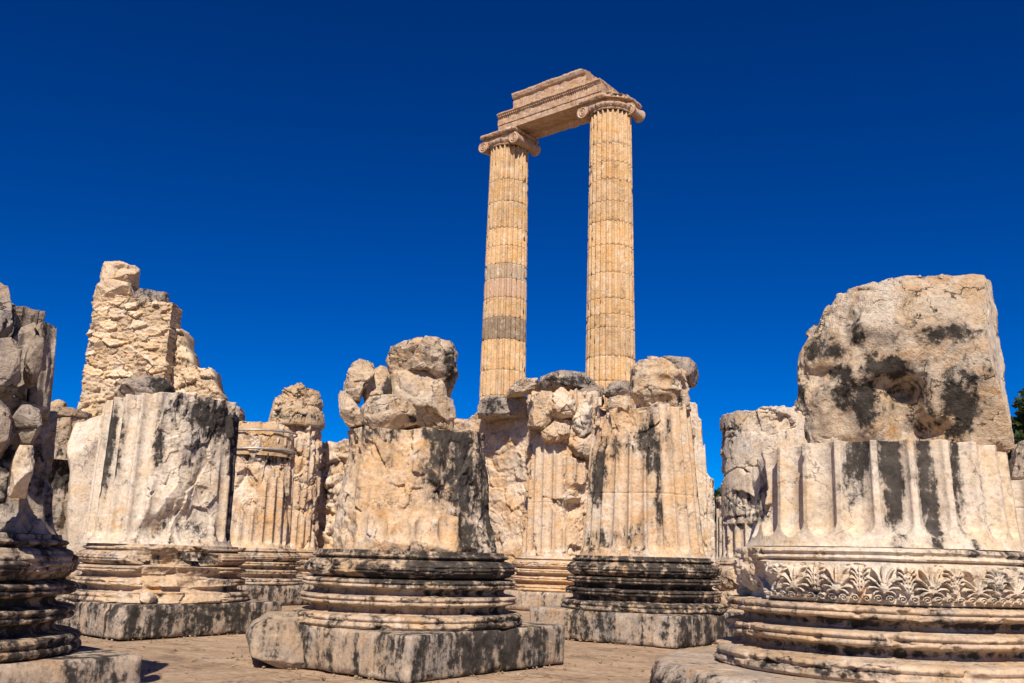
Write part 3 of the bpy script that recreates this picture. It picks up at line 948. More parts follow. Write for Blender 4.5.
# ================================================================== LEFT COLUMN (0,-1)
p = grid_pos(0, -1) + np.array([.05, 0])
root, fc = column(p, 'wide left stump with cracked grey face and a broken hollow in its base',
    plinth_kw=dict(seed=7, cuts=((.3, -1, .5, 1.42, .05),), stain_shade=.3, stains=((1.3, 0, .1, (.5, 1.3, .3), .25), (0, -1.3, .15, (1.2, .4, .12), .18))),
    rings_kw=dict(seed=25, nth=400, bias=(.05, ((12, .7, 55, .24, -.22), (0, .95, 40, .2, -.12), (10, .5, 50, .07, -.06))), stain_shade=(.02, ((-60, .6, 20, .3, .3), (60, .6, 20, .2, .3)))),
    torus_kw=dict(bias=(-.0, ((6, 1.08, 36, .3, -.26), (-4, 1.0, 14, .12, -.12))), stain_shade=(.2, ((25, 1.05, 20, .1, .3),)), amp=.09), mats=(M_PLINTH, M_BASE))
me = shaft_mesh('shaft', fc, 1.04, 1.01, 1.22, 3.4, top=[(-180, 3.4), (-90, 3.28), (-45, 3.36), (0, 3.42), (45, 3.42), (80, 3.4), (180, 3.4)], nz=220, seed=35, phase=4, D=.1,
    bias=(.09, ((24, 2.6, 43, 1.1, -.27), (8, 1.45, 30, .3, -.25), (40, 1.7, 22, .4, -.12), (-12, 1.3, 14, .25, -.1))), amp=.05,
    stain_shade=(-.02, ((30, 3.2, 45, .3, .62), (55, 2.95, 22, .35, .5), (-58, 2.5, 6, .9, .9), (-43, 2.6, 5, .6, .8), (-8, 2.6, 6, .35, .7), (22, 2.5, 16, .3, .35), (32, 2.7, 8, .5, .3), (75, 2.3, 9, 1.2, .6), (20, 1.4, 40, .25, .42), (-62, 1.4, 5, .2, .5))), toprag=.025)  # stain runs; the tall strip near the right edge is painted shade
o = link('shaft', me, M_PALE, root)
o.location.x = -.1
rock('boulder', [(116, 390), (124, 378), (140, 373), (160, 375), (176, 384), (177, 402), (150, 405), (118, 404)], 13.7, .9, 'low grey lump lying on the flat top of the wide left stump', 'boulder', None, mat=M_COLD, seed=72, n=6, stain_shade=(.1, ((165, 388, 14, 12, .6),)))
rock('stone_fragment', [(139, 600), (141, 594), (149, 592), (157, 596), (156, 603), (144, 604)], 12.75, .28, 'small white stone chip standing on the left plinth', 'stone', 'chips on the left column base', seed=73, n=6, sub=4, tint=.25, facet=.02, amp=.01)
rock('stone_fragment', [(104, 588), (107, 581), (119, 580), (117, 590), (106, 591)], 13.05, .3, 'flat pale chip lying on the rings of the left column base', 'stone', 'chips on the left column base', seed=74, n=5, sub=4, tint=.15, facet=.01, amp=.006)

# ================================================================== FAR LEFT NEAR COLUMN (-1,0), cut by the frame
p = grid_pos(-1, 0)
root, fc = column(p, 'shattered near column at the left edge, its drums split into slabs',
    plinth_kw=dict(seed=9, stain_shade=.4, stains=((1.3, 0, .2, (.5, 1.4, .12), -.2),)),
    rings_kw=dict(seed=27, nth=480, stain_shade=(.42, ((60, .6, 60, .4, .1),)), bias=(.07, ((80, .95, 15, .06, -.07),))),
    torus_kw=dict(stain_shade=(.42, ((70, 1.05, 20, .1, -.2),)), bias=(-.03, ((75, 1., 20, .2, -.05),)), amp=.07), ztop=1.26)
me = shaft_mesh('shaft', fc, 1.0, .93, 1.26, 2.2, nz=140, nth=480, seed=37, bias=(-.10, ((65, 1.35, 40, .28, .16), (80, 1.6, 14, .5, .07))), amp=.09, freq=2.4,
    wor=((2.4, 2.4, 1.5), .18, .09), stain_shade=(.12, ((60, 1.75, 25, .25, .3),)), toprag=.04, phase=2)
link('shaft', me, M_COLD, root)
me = shaft_mesh('drum', fc, .72, .74, 2.2, 2.85, top=[(-180, 2.9), (30, 2.86), (55, 2.95), (75, 2.97), (88, 2.97), (120, 2.95), (180, 2.9)], nz=120, nth=480, seed=39, bias=(.0, ((62, 2.6, 9, .5, .12), (85, 2.6, 16, .6, .14), (40, 2.5, 18, .4, -.2))), amp=.08, freq=2.2,
    wor=((2.2, 2.2, 1.1), .16, .09), stain_shade=(.02, ((72, 2.7, 5, .5, .4),)), toprag=.05, flare=0, phase=5, D=.08)
o = link('drum', me, M_COLD, root)
o.location = (.0, -.02, .01)
RL = 'split pieces of the shattered column at the left edge'
rock('fluted_slab', [(30, 338), (36, 322), (47, 318), (58, 320), (56, 352), (50, 412), (28, 408), (28, 360)], 6.95, .5, 'upright slab with a sharp straight right edge, split from the left edge column drum', 'slab', RL, mat=M_COLD, seed=87, n=9, facet=.015, amp=.012, ncut=5, dents=((48, 365, 4, 60, .05),), stain_shade=(-.1, ((43, 340, 3, 40, .5),)))
rock('fluted_slab', [(13, 334), (22, 323), (35, 317), (37, 332), (31, 352), (26, 402), (13, 396)], 6.75, .5, 'broad upright slab left of the splinter on the left edge column', 'slab', RL, mat=M_COLD, seed=88, n=9, facet=.015, amp=.012, ncut=5, dents=((24, 355, 5, 60, .05),), stain_shade=(-.1, ()))
rock('fluted_slab', [(13, 398), (26, 402), (50, 408), (49, 416), (30, 414), (12, 407)], 6.8, .6, None, parent=root, mat=M_COLD, seed=89, n=8, facet=.01, amp=.01, ncut=3)
rock('stone_fragment', [(-14, 352), (-6, 290), (0, 277), (8, 284), (14, 306), (13, 330), (2, 352)], 6.6, .6, 'pointed grey rock, topmost on the shattered left edge column', 'boulder', RL, mat=M_COLD, seed=81, n=7, facet=.06)
rock('stone_fragment', [(-20, 392), (-12, 345), (2, 333), (12, 332), (22, 350), (21, 378), (12, 392), (-8, 397)], 6.15, .55, 'long grey rock wedged below the pointed one on the left edge column', 'boulder', RL, mat=M_COLD, seed=82, n=7, facet=.06)
rock('stone_fragment', [(24, 374), (27, 352), (37, 330), (44, 334), (42, 362), (36, 380), (27, 384)], 6.35, .32, 'upright splinter held in the split upper drum of the left edge column', 'stone', RL, mat=M_COLD, seed=83, n=7, facet=.03, amp=.015)
rock('stone_fragment', [(-18, 470), (-14, 408), (0, 396), (8, 400), (13, 418), (10, 438), (4, 446), (-6, 466)], 5.85, .45, 'grey lump under the upper drum at the very left edge', 'stone', RL, mat=M_COLD, seed=84, n=6, facet=.05)
rock('stone_fragment', [(7, 488), (10, 462), (20, 444), (33, 446), (34, 462), (28, 482), (26, 494), (10, 494)], 5.95, .35, 'pale oblong piece with a cut foot, propped low on the left edge column', 'stone', RL, mat=M_PALE, seed=85, n=5, facet=.03, amp=.02)
rock('stone_fragment', [(16, 420), (24, 404), (38, 410), (41, 426), (32, 442), (20, 440)], 6.1, .35, 'dark cornered chunk under the ledge of the split upper drum', 'stone', RL, mat=M_COLD, seed=86, n=7, facet=.05)

# ================================================================== SECOND ROW, LEFT (1,-2): stump with two metal bands
p = grid_pos(1, -2) + np.array([.12, 0])
root, fc = column(p, 'fluted stump bound by two thin metal bands under orange plaster', rings_kw=dict(seed=29, nth=260, stain_shade=(.2, ())), torus_kw=dict(stain_shade=(.25, ())), plinth_kw=dict(seed=11, res=.08, stain_shade=.3))
me = shaft_mesh('shaft', fc, .93, .87, 1.22, 3.75, nth=360, nz=180, seed=43, phase=1, bias=(-.03, ((10, 3.2, 70, .5, -.12), (-30, 2.9, 18, .5, -.08), (0, 1.5, 80, .6, .08))), amp=.09, wor=((1.6, 1.6, .8), .1, .04),
    stain_shade=(.05, ((20, 3.25, 50, .18, .5), (60, 2.6, 6, 1.2, .35), (-50, 2.4, 4, .9, .3))), joints=(2.35, 3.1))
link('shaft', me, M_WARM, root)
me = shaft_mesh('plaster_crown', fc, .86, .80, 3.3, 4.1, top=[(-180, 4.1), (-60, 4.0), (-20, 4.1), (20, 4.12), (70, 4.0), (180, 4.1)], nth=200, nz=50, flutes=False, seed=44, amp=.1, bias=(.0, ((0, 4.15, 400, .22, -.22),)), flare=0, wor=((1.6, 1.6, 1.5), .14, .02))
o = link('plaster_crown', me, M_PATCH, root)
for zb, tl in ((3.86, .03), (3.44, .02)):
    a = np.linspace(0, 2 * PI, 97)[:-1]
    bq = np.linspace(0, 2 * PI, 9)[:-1]
    A_, B_ = np.meshgrid(a, bq, indexing='ij')
    rr = .885 + .018 * np.cos(B_)
    vv = np.stack([rr * np.cos(A_), rr * np.sin(A_), (.026 * np.sin(B_)) + tl * np.cos(A_)], -1)
    qd = []
    for i in range(96):
        for j in range(8):
            qd.append((i * 8 + j, ((i + 1) % 96) * 8 + j, ((i + 1) % 96) * 8 + (j + 1) % 8, i * 8 + (j + 1) % 8))
    o = link('metal_band', mesh_np('metal_band', vv.reshape(-1, 3), qd), M_BAND, root)
    o.location = (0, 0, zb)

# ================================================================== (2,-3): knob topped stump behind
p = grid_pos(2, -3) + np.array([.08, 0])
root, fc = column(p, 'slender eroded stump with a bulging knob of rubble on top', rings_kw=dict(seed=31, nth=200, stain_shade=(.05, ())), plinth_kw=dict(seed=13, res=.12))
me = shaft_mesh('shaft', fc, .95, .86, 1.22, 5.05, nth=300, nz=170, seed=45, bias=(-.09, ((10, 1.6, 70, .7, .13),)), amp=.09, wor=((1.6, 1.6, 2.), .12, .06), stain_shade=(.02, ((60, 2.5, 20, 1., .3),)))
link('shaft', me, M_WARM, root)
me = shaft_mesh('drum', fc, .93, .72, 5.0, 6.25, top=[(-180, 6.1), (-90, 5.9), (-40, 6.2), (0, 6.32), (50, 6.2), (90, 5.9), (180, 6.1)], nth=300, nz=80, seed=46, flutes=False, flare=-.12, bias=(.03, ((0, 5.65, 200, .07, -.1),)), amp=.12, wor=((1.5, 1.5, 2.3), .16, .1), stain_shade=(.05, ((0, 5.3, 90, .15, .35),)), toprag=.1)
link('drum', me, M_ROCK, root)

# ================================================================== (0,-2): stacked pier between left columns
p = grid_pos(0, -2) + np.array([.42, 0])
root, fc = column(p, 'thin dark stained pier of stacked stones behind the left edge column', rings_kw=dict(seed=33, nth=220, stain_shade=(.45, ()), bias=(-.05, ())), plinth_kw=dict(seed=15, res=.12))
me = shaft_mesh('shaft', fc, .96, .9, 1.22, 2.75, nth=300, nz=110, seed=47, bias=(-.02, ((40, 2.5, 40, .5, -.1),)), amp=.08, wor=((1.5, 1.5, .9), .08, .03), stain_shade=(.2, ((40, 2.45, 60, .3, .55),)))
link('shaft', me, M_COLD, root)
me = shaft_mesh('drum', fc, .86, .8, 2.72, 3.7, nth=240, nz=80, seed=48, flutes=False, flare=0, bias=(.0, ((45, 3.2, 15, .4, -.1),)), amp=.08, wor=((1.2, 1.2, 2.6), .16, .1), stain_shade=(.18, ((50, 2.95, 30, .3, .4),)))
link('drum', me, M_ROCK, root)
rock('stone_slab', [(46, 411), (48, 402), (58, 399), (66, 403), (67, 410), (56, 413)], 17.3, .7, 'thin flat capping stone on the dark stained pier', 'slab', None, mat=M_ROCK, seed=76, n=7, sub=4)

# ================================================================== tower of rubble masonry behind the left stump
tw = empty('masonry_tower', (*at(125, 420, 22)[:2], 0.), 'tall narrow tower of squared rubble rising behind the wide left stump', 'tower')


def to_parent(o, org, par):
    o.parent = par
    o.location = Vector(org) - par.location


zt_ = lambda px, py, Yd: float(at(px, py, Yd)[2])
xt_ = lambda px, py, Yd: float(at(px, py, Yd)[0])
lean_ = (xt_(94, 297, 22) - xt_(79, 405, 22)) / (zt_(94, 297, 22) - zt_(79, 405, 22))
xa_ = xt_(79, 405, 22) - lean_ * zt_(79, 405, 22)
me, org = wall_mesh('rubble_masonry', (xa_, 22), (xt_(168, 340, 22), 22), [(0, zt_(95, 296, 22)), (.5, zt_(130, 299, 22)), (1, zt_(168, 303, 22))], -.05, .75, 240, 470, seed=15, wor=((2.7, .4, 5.2), .08, .05), amp=.03, freq=2.2, toprag=.05,
    stain_shade=(.0, ((.75, 5.2, .1, .5, .2),)), tintamp=.22, lean=lean_)
to_parent(link('rubble_masonry', me, M_MASON), org, tw)
xa_, xb_ = xt_(158, 400, 22.5), xt_(237, 412, 22.5)
prof = [((xt_(px, py, 22.5) - xa_) / (xb_ - xa_), zt_(px, py, 22.5)) for px, py in ((158, 330), (183, 331), (184.5, 343), (189, 351), (189.5, 362), (200, 366), (211, 369), (212.5, 384), (219, 394), (220, 402), (234, 404), (238, 412))]
me, org = wall_mesh('rubble_masonry', (xa_, 22.5), (xb_, 22.5), prof, -.05, .8, 200, 300, seed=18, wor=((2.9, .4, 4.8), .10, .06), amp=.03, freq=2., toprag=.05, tintamp=.22)
to_parent(link('rubble_masonry', me, M_MASON), org, tw)
rock('cap_stone', [(100, 284), (101, 264), (106, 260), (120, 260), (139, 266), (140, 284), (120, 282)], 22.6, 1.1, None, parent=tw, seed=91, n=6, mat=M_MASON, dents=((122, 268, 8, 5, .2),), facet=.05)
rock('cap_stone', [(93, 299), (96, 282), (104, 278), (132, 282), (138, 300), (115, 300)], 22.5, 1.2, None, parent=tw, seed=92, n=6, mat=M_MASON, cuts=((.75, -.6, .0, .55, .02),), facet=.05)
rock('cap_slab', [(134, 305), (135, 287), (170, 289), (171, 296), (169, 306), (150, 308)], 22.7, 1.4, None, parent=tw, seed=93, n=7, mat=M_COLD, facet=.03, stain_shade=(.25, ()))
rock('marble_pier', [(66, 616), (67, 520), (70, 470), (66, 445), (80, 408), (92, 398), (118, 398), (122, 616)], 16.9, .9, 'smooth pale marble slab sloping up behind the left column base', 'pier', None, mat=M_PALE, seed=94, n=8, facet=.03, amp=.03, sub=6, stain_shade=(-.1, ()))

# ================================================================== wall between the knob stump and the centre left stump
me, org = wall_mesh('rubble_wall', at(262, 500, 31)[:2], at(345, 500, 30)[:2], [(0, 4.6), (.55, 4.75), (.8, 4.7), (1, 4.75)], 0, 1.2, 110, 110, seed=4, wor=((1.5, 1.5, 2.), .2, .12), stain_shade=(.05, ((.8, 3.5, .1, .8, .35),)))
o = link('rubble_wall', me, M_WARM, None, org)
tag(o, 'low rubble wall in the gap left of the broad centre stump', 'wall')

# ================================================================== central wall behind
A = np.array([-1.75, 27.5])
B = A + V * 7.3
tt = lambda px: float(np.clip(((px - 455) / 250.), 0, 1))
prof = [(0, 5.2), (.12, 5.3), (.25, 5.35), (.35, 5.6), (.5, 5.6), (.62, 5.2), (.75, 5.0), (1, 4.8)]
me, org = wall_mesh('temple_wall', A, B, prof, 0, 1.6, 330, 220, seed=6, wor=((.8, .8, 1.3), .1, .035), amp=.08, freq=1.3, toprag=.12, stain_shade=(-.04, ((.12, 3.9, .06, .5, .35), (.3, 3.4, .05, .8, .2))), tintamp=.16)
o = link('temple_wall', me, M_WARM, None, org)
tag(o, 'high wall of rough ochre blocks behind the centre stumps', 'wall')
me, org = wall_mesh('ashlar_wall', at(648, 500, 27.2)[:2], at(713, 500, 26.8)[:2], [(0, 6.1), (.5, 6.15), (.62, 6.1), (.64, 5.95), (.72, 5.9), (.79, 5.8), (.80, 5.45), (.85, 5.35), (.86, 4.6), (.9, 4.5), (.91, 3.7), (1., 3.55)], 0, 1.4, 120, 160, seed=9, wor=((.7, .7, 1.1), .06, .012), amp=.02, toprag=.12, tintamp=.06)
o = link('ashlar_wall', me, M_PALE, None, org)
tag(o, 'pale smooth ashlar wall end with a jagged right edge, behind the boulder topped stump', 'wall')

p = grid_pos(2, -1)
root, fc = column(p, 'half collapsed column with lumpy broken top in front of the ochre wall', rings_kw=dict(seed=35, nth=260, stain_shade=(-.05, ())), torus_kw=dict(bias=(.0, ((25, 1.05, 22, .3, -.2),)), stain_shade=(.0, ())), plinth_kw=dict(seed=17, res=.08, stain_shade=.12),
    mats=(M_PLINTH, M_WARM))
me = shaft_mesh('shaft', fc, 1.0, .95, 1.22, 5.1, nth=420, nz=240, seed=49, phase=2, bias=(.06, ((28, 2.6, 34, 1.5, -.22), (0, 4.6, 120, .7, -.12), (-80, 3.2, 22, 1.4, -.2), (20, 2.35, 18, .16, -.2), (30, 3.55, 16, .1, -.2))), amp=.08, wor=((1.3, 1.3, 1.6), .13, .06),
    joints=(2.45,), stain_shade=(-.1, ()), toprag=.15)
link('shaft', me, M_WARM, root)
CG = 'broken lumps topping the half collapsed column'
for k, (ol, yy, dp, lab, mt) in enumerate((
        ([(527, 425), (531, 398), (540, 388), (556, 391), (557, 410), (545, 428)], 21.6, .8, 'pale cracked lump on the left shoulder of the half collapsed column', M_ROCK),
        ([(546, 404), (556, 388), (570, 384), (577, 396), (573, 414), (560, 418), (548, 414)], 21.5, .9, 'round ochre lump in the middle of the half collapsed column top', M_WARM),
        ([(540, 432), (556, 420), (570, 424), (568, 436), (550, 442)], 21.45, .7, 'orange wedge below the round lump on the half collapsed column', M_WARM),
        ([(570, 424), (577, 402), (586, 396), (592, 408), (590, 428), (578, 436)], 21.6, .8, 'curved pale stone on the right shoulder of the half collapsed column', M_PALE),
        ([(566, 448), (580, 432), (598, 434), (602, 452), (586, 460)], 21.6, .6, 'pale slab end low on the right side of the half collapsed column', M_ROCK))):
    rock('stone_lump', ol, yy, dp, lab, 'stone', CG, mat=mt, seed=100 + k, n=7, amp=.04, facet=.09, ffreq=2.2, ncut=20)
WG = 'slabs and blocks lying along the top of the centre wall'
rock('stone_slab', [(477, 415), (478, 398), (488, 395), (524, 396), (545, 399), (544, 416), (520, 417)], 25.9, 1.1, 'grey squared slab on the wall below the left standing column', 'slab', WG, mat=M_COLD, seed=110, n=7, stain_shade=(.12, ((492, 405, 12, 8, .4),)))
rock('stone_slab', [(506, 393), (508, 386), (520, 377), (537, 376), (540, 386), (524, 392)], 24.9, 1.1, 'tan wedge shaped slab below the long capping slab', 'slab', WG, seed=111, n=7)
rock('stone_slab', [(536, 385), (540, 374), (555, 370), (584, 371), (594, 377), (600, 388), (578, 387), (556, 388), (542, 388)], 24.2, 1.3, 'long dark capping slab between the two standing columns', 'slab', WG, mat=M_COLD, seed=112, n=7, stain_shade=(.12, ((570, 380, 26, 6, .45),)))
rock('stone_block', [(572, 402), (573, 387), (603, 385), (604, 402), (590, 403)], 24., 1.0, 'brown squared block under the right end of the capping slab', 'block', WG, mat=M_COLD, seed=113, n=7, tint=-.2)
rock('stone_block', [(603, 392), (608, 382), (629, 379), (633, 392), (631, 397), (612, 396)], 23.6, 1.0, 'grey broken block left of the squared boulder', 'block', WG, mat=M_COLD, seed=114, n=7)
rock('stone_block', [(606, 410), (608, 396), (630, 394), (634, 410), (618, 412)], 23.4, 1.0, 'tan round cornered block under the grey broken block', 'block', WG, seed=115, n=5)

# ================================================================== right side, behind the palmette column
p = grid_pos(2, 0)
root, fc = column(p, 'bulky flaking stump without flutes between the boulder stump and palmette column', rings_kw=dict(seed=37, nth=240, bias=(-.12, ((-60, .7, 40, .3, -.05),)), stain_shade=(.0, ()), amp=.12), torus_kw=dict(bias=(-.14, ())), plinth_kw=dict(seed=19, res=.08))
me = shaft_mesh('shaft', fc, 1.02, 1.0, 1.22, 4.25, top=[(-180, 4.3), (-90, 4.15), (-60, 4.22), (0, 4.3), (90, 4.3), (180, 4.3)], nth=420, nz=230, seed=51, flute_stop=1.95, bias=(-.01, ((-50, 1.5, 60, .4, .12),)), amp=.07, wor=((1.2, 1.2, 2.6), .12, .06), stain_shade=(.05, ((-60, 3.8, 50, .3, .3), (-40, 2.2, 40, .5, .35), (-85, 3., 12, 1., .25))), toprag=.06)
link('shaft', me, M_PALE, root)
FG = 'fallen blocks between the boulder stump and the palmette column'
rock('stone_block', [(719, 585), (721, 568), (742, 566), (750, 585), (748, 592), (726, 590)], 17.4, .8, 'rounded tan block, upper one left of the palmette base', 'block', FG, seed=120, n=5)
rock('stone_block', [(716, 608), (719, 593), (744, 590), (760, 598), (758, 614), (726, 612)], 16.4, .9, 'tan block with a worn hollow, middle one left of the palmette base', 'block', FG, seed=121, n=5)
rock('stone_block', [(722, 622), (726, 611), (752, 609), (766, 616), (760, 626), (732, 626)], 15.2, .8, 'low flat block, bottom one left of the palmette base', 'block', FG, seed=122, n=5)

p = grid_pos(4, -1)
root, fc = column(p, 'distant grey fluted stump seen through the gap beside the flaking stump', rings_kw=dict(seed=39, nth=200), plinth_kw=dict(seed=23, res=.12))
me = shaft_mesh('shaft', fc, 1.0, .95, 1.22, 3.3, nth=360, nz=90, seed=53, bias=(.06, ((-70, 3.1, 20, .3, -.1),)), stain_shade=(.15, ((-80, 2.4, 30, 1., .15),)), toprag=.05)
link('shaft', me, M_PALE, root)

p = grid_pos(1, 1)
root, fc = column(p, 'pale fluted drum stump cut by the right edge of the photo', rings_kw=dict(seed=41, nth=240, stain_shade=(.2, ())), plinth_kw=dict(seed=25, res=.08, stain_shade=.2))
me = shaft_mesh('shaft', fc, 1.04, 1.0, 1.22, 2.24, nth=360, nz=110, seed=55, bias=(.06, ((-75, 2.1, 12, .2, -.05),)), stain_shade=(-.05, ((-62, 1.5, 5, .4, .7),)), toprag=.02, joints=(1.9,))
link('shaft', me, M_PALE, root)
rock('boulder', [(1008, 482), (1008, 455), (1012, 441), (1032, 437), (1060, 445), (1066, 482), (1040, 484)], 11.6, 1.0, 'brown upright boulder on the stump at the right edge', 'boulder', None, seed=123, n=5, stain_shade=(.15, ()))

# ================================================================== the two standing columns with their beam
def drum_mesh(face, z0, z1, Ra, Rb, seed, worn=.012):
    nth, nz = 288, 14
    psi = np.arange(nth) * 360. / nth
    phi = np.radians(psi)
    t = np.linspace(0, 1, nz)
    t = np.concatenate([[0, .012], t[1:-1], [.988, 1.]])
    Z = np.broadcast_to((z1 - z0) * t[None, :], (nth, len(t)))
    PH2 = np.broadcast_to(phi[:, None], Z.shape)
    R = Ra + (Rb - Ra) * t[None, :]
    u = (psi / 15.) % 1.
    dep = .12 * np.sqrt(np.clip(1 - ((u - .5) / .41) ** 2, 0, 1))
    r = R - dep[:, None]
    P = np.stack([np.sin(PH2) * R, -np.cos(PH2) * R, Z + z0], -1)
    ns = fbm(P * 3., 4, seed, .6)
    edge = np.exp(-np.minimum(t, 1 - t) * (z1 - z0) / .05)
    wi, tl, ed = facets(P * 2.6, seed + 5)
    re = R + .035 + .08 * ns + .04 * wi + .08 * tl - .035 * edge[None, :] * (ns < .2)
    r = smin(r, re, .01)
    r = r - .011 * np.array([1.] + [0.] * (len(t) - 2) + [1.])[None, :] + .004 * fbm(P * 9, 2, seed + 3)
    v = np.stack([np.sin(PH2) * r, -np.cos(PH2) * r, Z], -1)
    nv = len(t)
    q = grid_quads(nth, nv, True)
    v = v.reshape(-1, 3)
    c0, c1 = len(v), len(v) + 1
    i0 = np.arange(nth) * nv
    tr = np.concatenate([np.stack([np.roll(i0, -1), i0, np.full(nth, c0)], -1), np.stack([i0 + nv - 1, np.roll(i0, -1) + nv - 1, np.full(nth, c1)], -1)])
    v = np.concatenate([v, [[0, 0, 0], [0, 0, z1 - z0]]])
    return mesh_np('drum', v, q, tr, True, {'stain_shade': np.append((-.1 + .32 * edge[None, :] + 0 * Z).ravel(), [0, 0]), 'tint': np.full(len(v), ((seed * 37) % 17 / 17. - .5) * .2)})


def volute_mesh(length, r0=.27):
    """bolster: a spool along local y with a carved spiral on both ends"""
    nth, segs = 72, 26
    vs = []
    ys = np.linspace(-length / 2, length / 2, segs)
    a = np.arange(nth) * 2 * PI / nth
    rows = []
    for e, y0 in ((-1, -length / 2), (1, length / 2)):
        ring = []
        for k in range(0, 13):
            rr = r0 * k / 12.
            sp = .026 * np.sin((a * e * -1) - 2 * PI * rr / (.095))
            sp = sp * (k > 1) * (k < 12) + (.02 if k <= 1 else 0)
            ring.append(np.stack([rr * np.cos(a), np.full(nth, y0) + e * (.012 + sp), rr * np.sin(a)], -1))
        rows.append(ring)
    body = []
    for y in ys:
        t = 2 * y / length
        rr = r0 * (1 - .26 * (1 - t * t)) - .012 * (abs(math.sin(t * 9)) < .3)
        body.append(np.stack([rr * np.cos(a), np.full(nth, y), rr * np.sin(a)], -1))
    allr = rows[0] + body + rows[1][::-1]
    Vv = np.stack(allr, 1)
    return mesh_np('volute', Vv.reshape(-1, 3), grid_quads(nth, len(allr), True)[:, ::-1], None, True, {'stain_shade': np.full(Vv.shape[0] * Vv.shape[1], .05)})


def tall_column(pos, zs, greys, label, broken):
    root = empty('standing_column', (pos[0], pos[1], 0), label, 'column', 'standing columns carrying the beam')
    block_obj('plinth', (PS_, PS_, PH_), (pos[0], pos[1], 0), YAW, M_PLINTH, root, res=.15, seed=2)
    fc = facing(pos)
    b = link('base', lathe_mesh('base', fc, RINGS, PH_, nth=160, seed=3, step=.02), M_BASE, root)
    link('torus', lathe_mesh('torus', fc, torus_profile(), PH_, nth=160, seed=3, step=.02), M_BASE, b)
    zt = zs[-1]
    rad = lambda z: 1.0 - .16 * ((z - 1.22) / (zt - 1.22)) ** 1.4
    for k in range(len(zs) - 1):
        za, zb = zs[k], zs[k + 1]
        g = greys.get(k)
        o = link('drum', drum_mesh(fc, za, zb, rad(za), rad(zb), 200 + k + int(abs(pos[0]) * 10)), M_DRUMGREY if g == 2 else ({1: M_ARCH, 3: M_DRUMSOFT}.get(g, M_TALL)), root)
        o.location = (0, 0, za)
        o.rotation_euler = (0, 0, .0)
        if g == 2: o['label'] = 'dark grey drum'
    cap = link('capital', None or lathe_mesh('capital', fc, [(.80, 0), (.86, .02), (.865, .06), (.83, .075), (.86, .085), (.9, .12), (.94, .18), (.95, .24), (.9, .3), (.5, .325)], zt, nth=288, seed=5, rbig=1.1, wob=.01,
        relief=lambda PS, Z: .035 * (np.abs(np.sin(np.radians(PS) * 12)) - .5) * np.exp(-((Z - zt - .2) / .09) ** 2), stain_shade=(.35, ()), step=.02), M_ARCH, root)
    # channel block, bolsters, abacus
    yv = math.atan2(V[1], V[0])     # local x along the beam, local y across it (away from the camera)
    L = 1.62
    p_, q_ = block_verts((1.75, L * .96, .26), res=.06, rnd=.03, amp=.015, seed=7, chip=.04)
    if broken:
        ex = p_ @ np.array([.75, -.66, 0]) - .62 - .1 * fbm(p_ * 4, 3, 4)
        p_ -= np.array([.75, -.66, 0]) * np.maximum(ex, 0)[:, None]
    p_ = rotz(p_, yv)
    p_[:, 2] += zt + .40
    link('channel_block', mesh_np('channel_block', p_, q_, None, True, {'stain_shade': np.full(len(p_), .15)}), M_ARCH, cap)
    p_, q_ = block_verts((1.95, 1.9, .17), res=.05, rnd=.05, amp=.015, seed=8, chip=.05)
    if broken:
        ex = p_ @ np.array([.75, -.66, 0]) - .8 - .12 * fbm(p_ * 4, 3, 4)
        p_ -= np.array([.75, -.66, 0]) * np.maximum(ex, 0)[:, None]
    p_ = rotz(p_, yv)
    p_[:, 2] += zt + .60
    link('abacus', mesh_np('abacus', p_, q_, None, True, {'stain_shade': np.full(len(p_), .28)}), M_ARCH, cap)
    for s in (-1, 1):
        ln = L
        y_off = 0.
        if broken and s > 0:
            ln, y_off = .8, .45
        o = link('volute', volute_mesh(ln), M_ARCH, cap)
        o.rotation_euler = (0, 0, yv)
        q3 = np.array([s * .86, y_off, 0.])
        w = rotz(q3[None], yv)[0]
        o.location = (w[0], w[1], zt + .17)
    return root, zt + .685


def z_at(px, py, pos, r=.95):
    d = np.hypot(*pos)
    return float(at(px, py, pos[1] * (1 - r / d))[2])


pL, pR = grid_pos(4, -3), grid_pos(4, -2)
zsL = [1.22, 2.6, 4., 5.4, 6.6] + [z_at(506, y, pL) for y in (395, 369, 338, 316, 296, 277, 262, 244, 226, 199, 177)] + [z_at(508, 143, pL)]
zsR = [1.22, 2.6, 4., 5.4, 6.6] + [z_at(611, y, pR) for y in (380, 355, 326, 313, 297, 271, 243, 219, 199, 177, 159, 140)] + [z_at(611, 107, pR)]
nL = len(zsL)
rL, zcapL = tall_column(pL, zsL, {7: 2, 9: 1, 10: 3}, 'left standing column with a dark grey drum band and whole volutes', False)
rR, zcapR = tall_column(pR, zsR, {}, 'right standing column, all golden drums, with a broken capital corner', True)
print('cap tops', zcapL, zcapR, zsL[-1], zsR[-1])


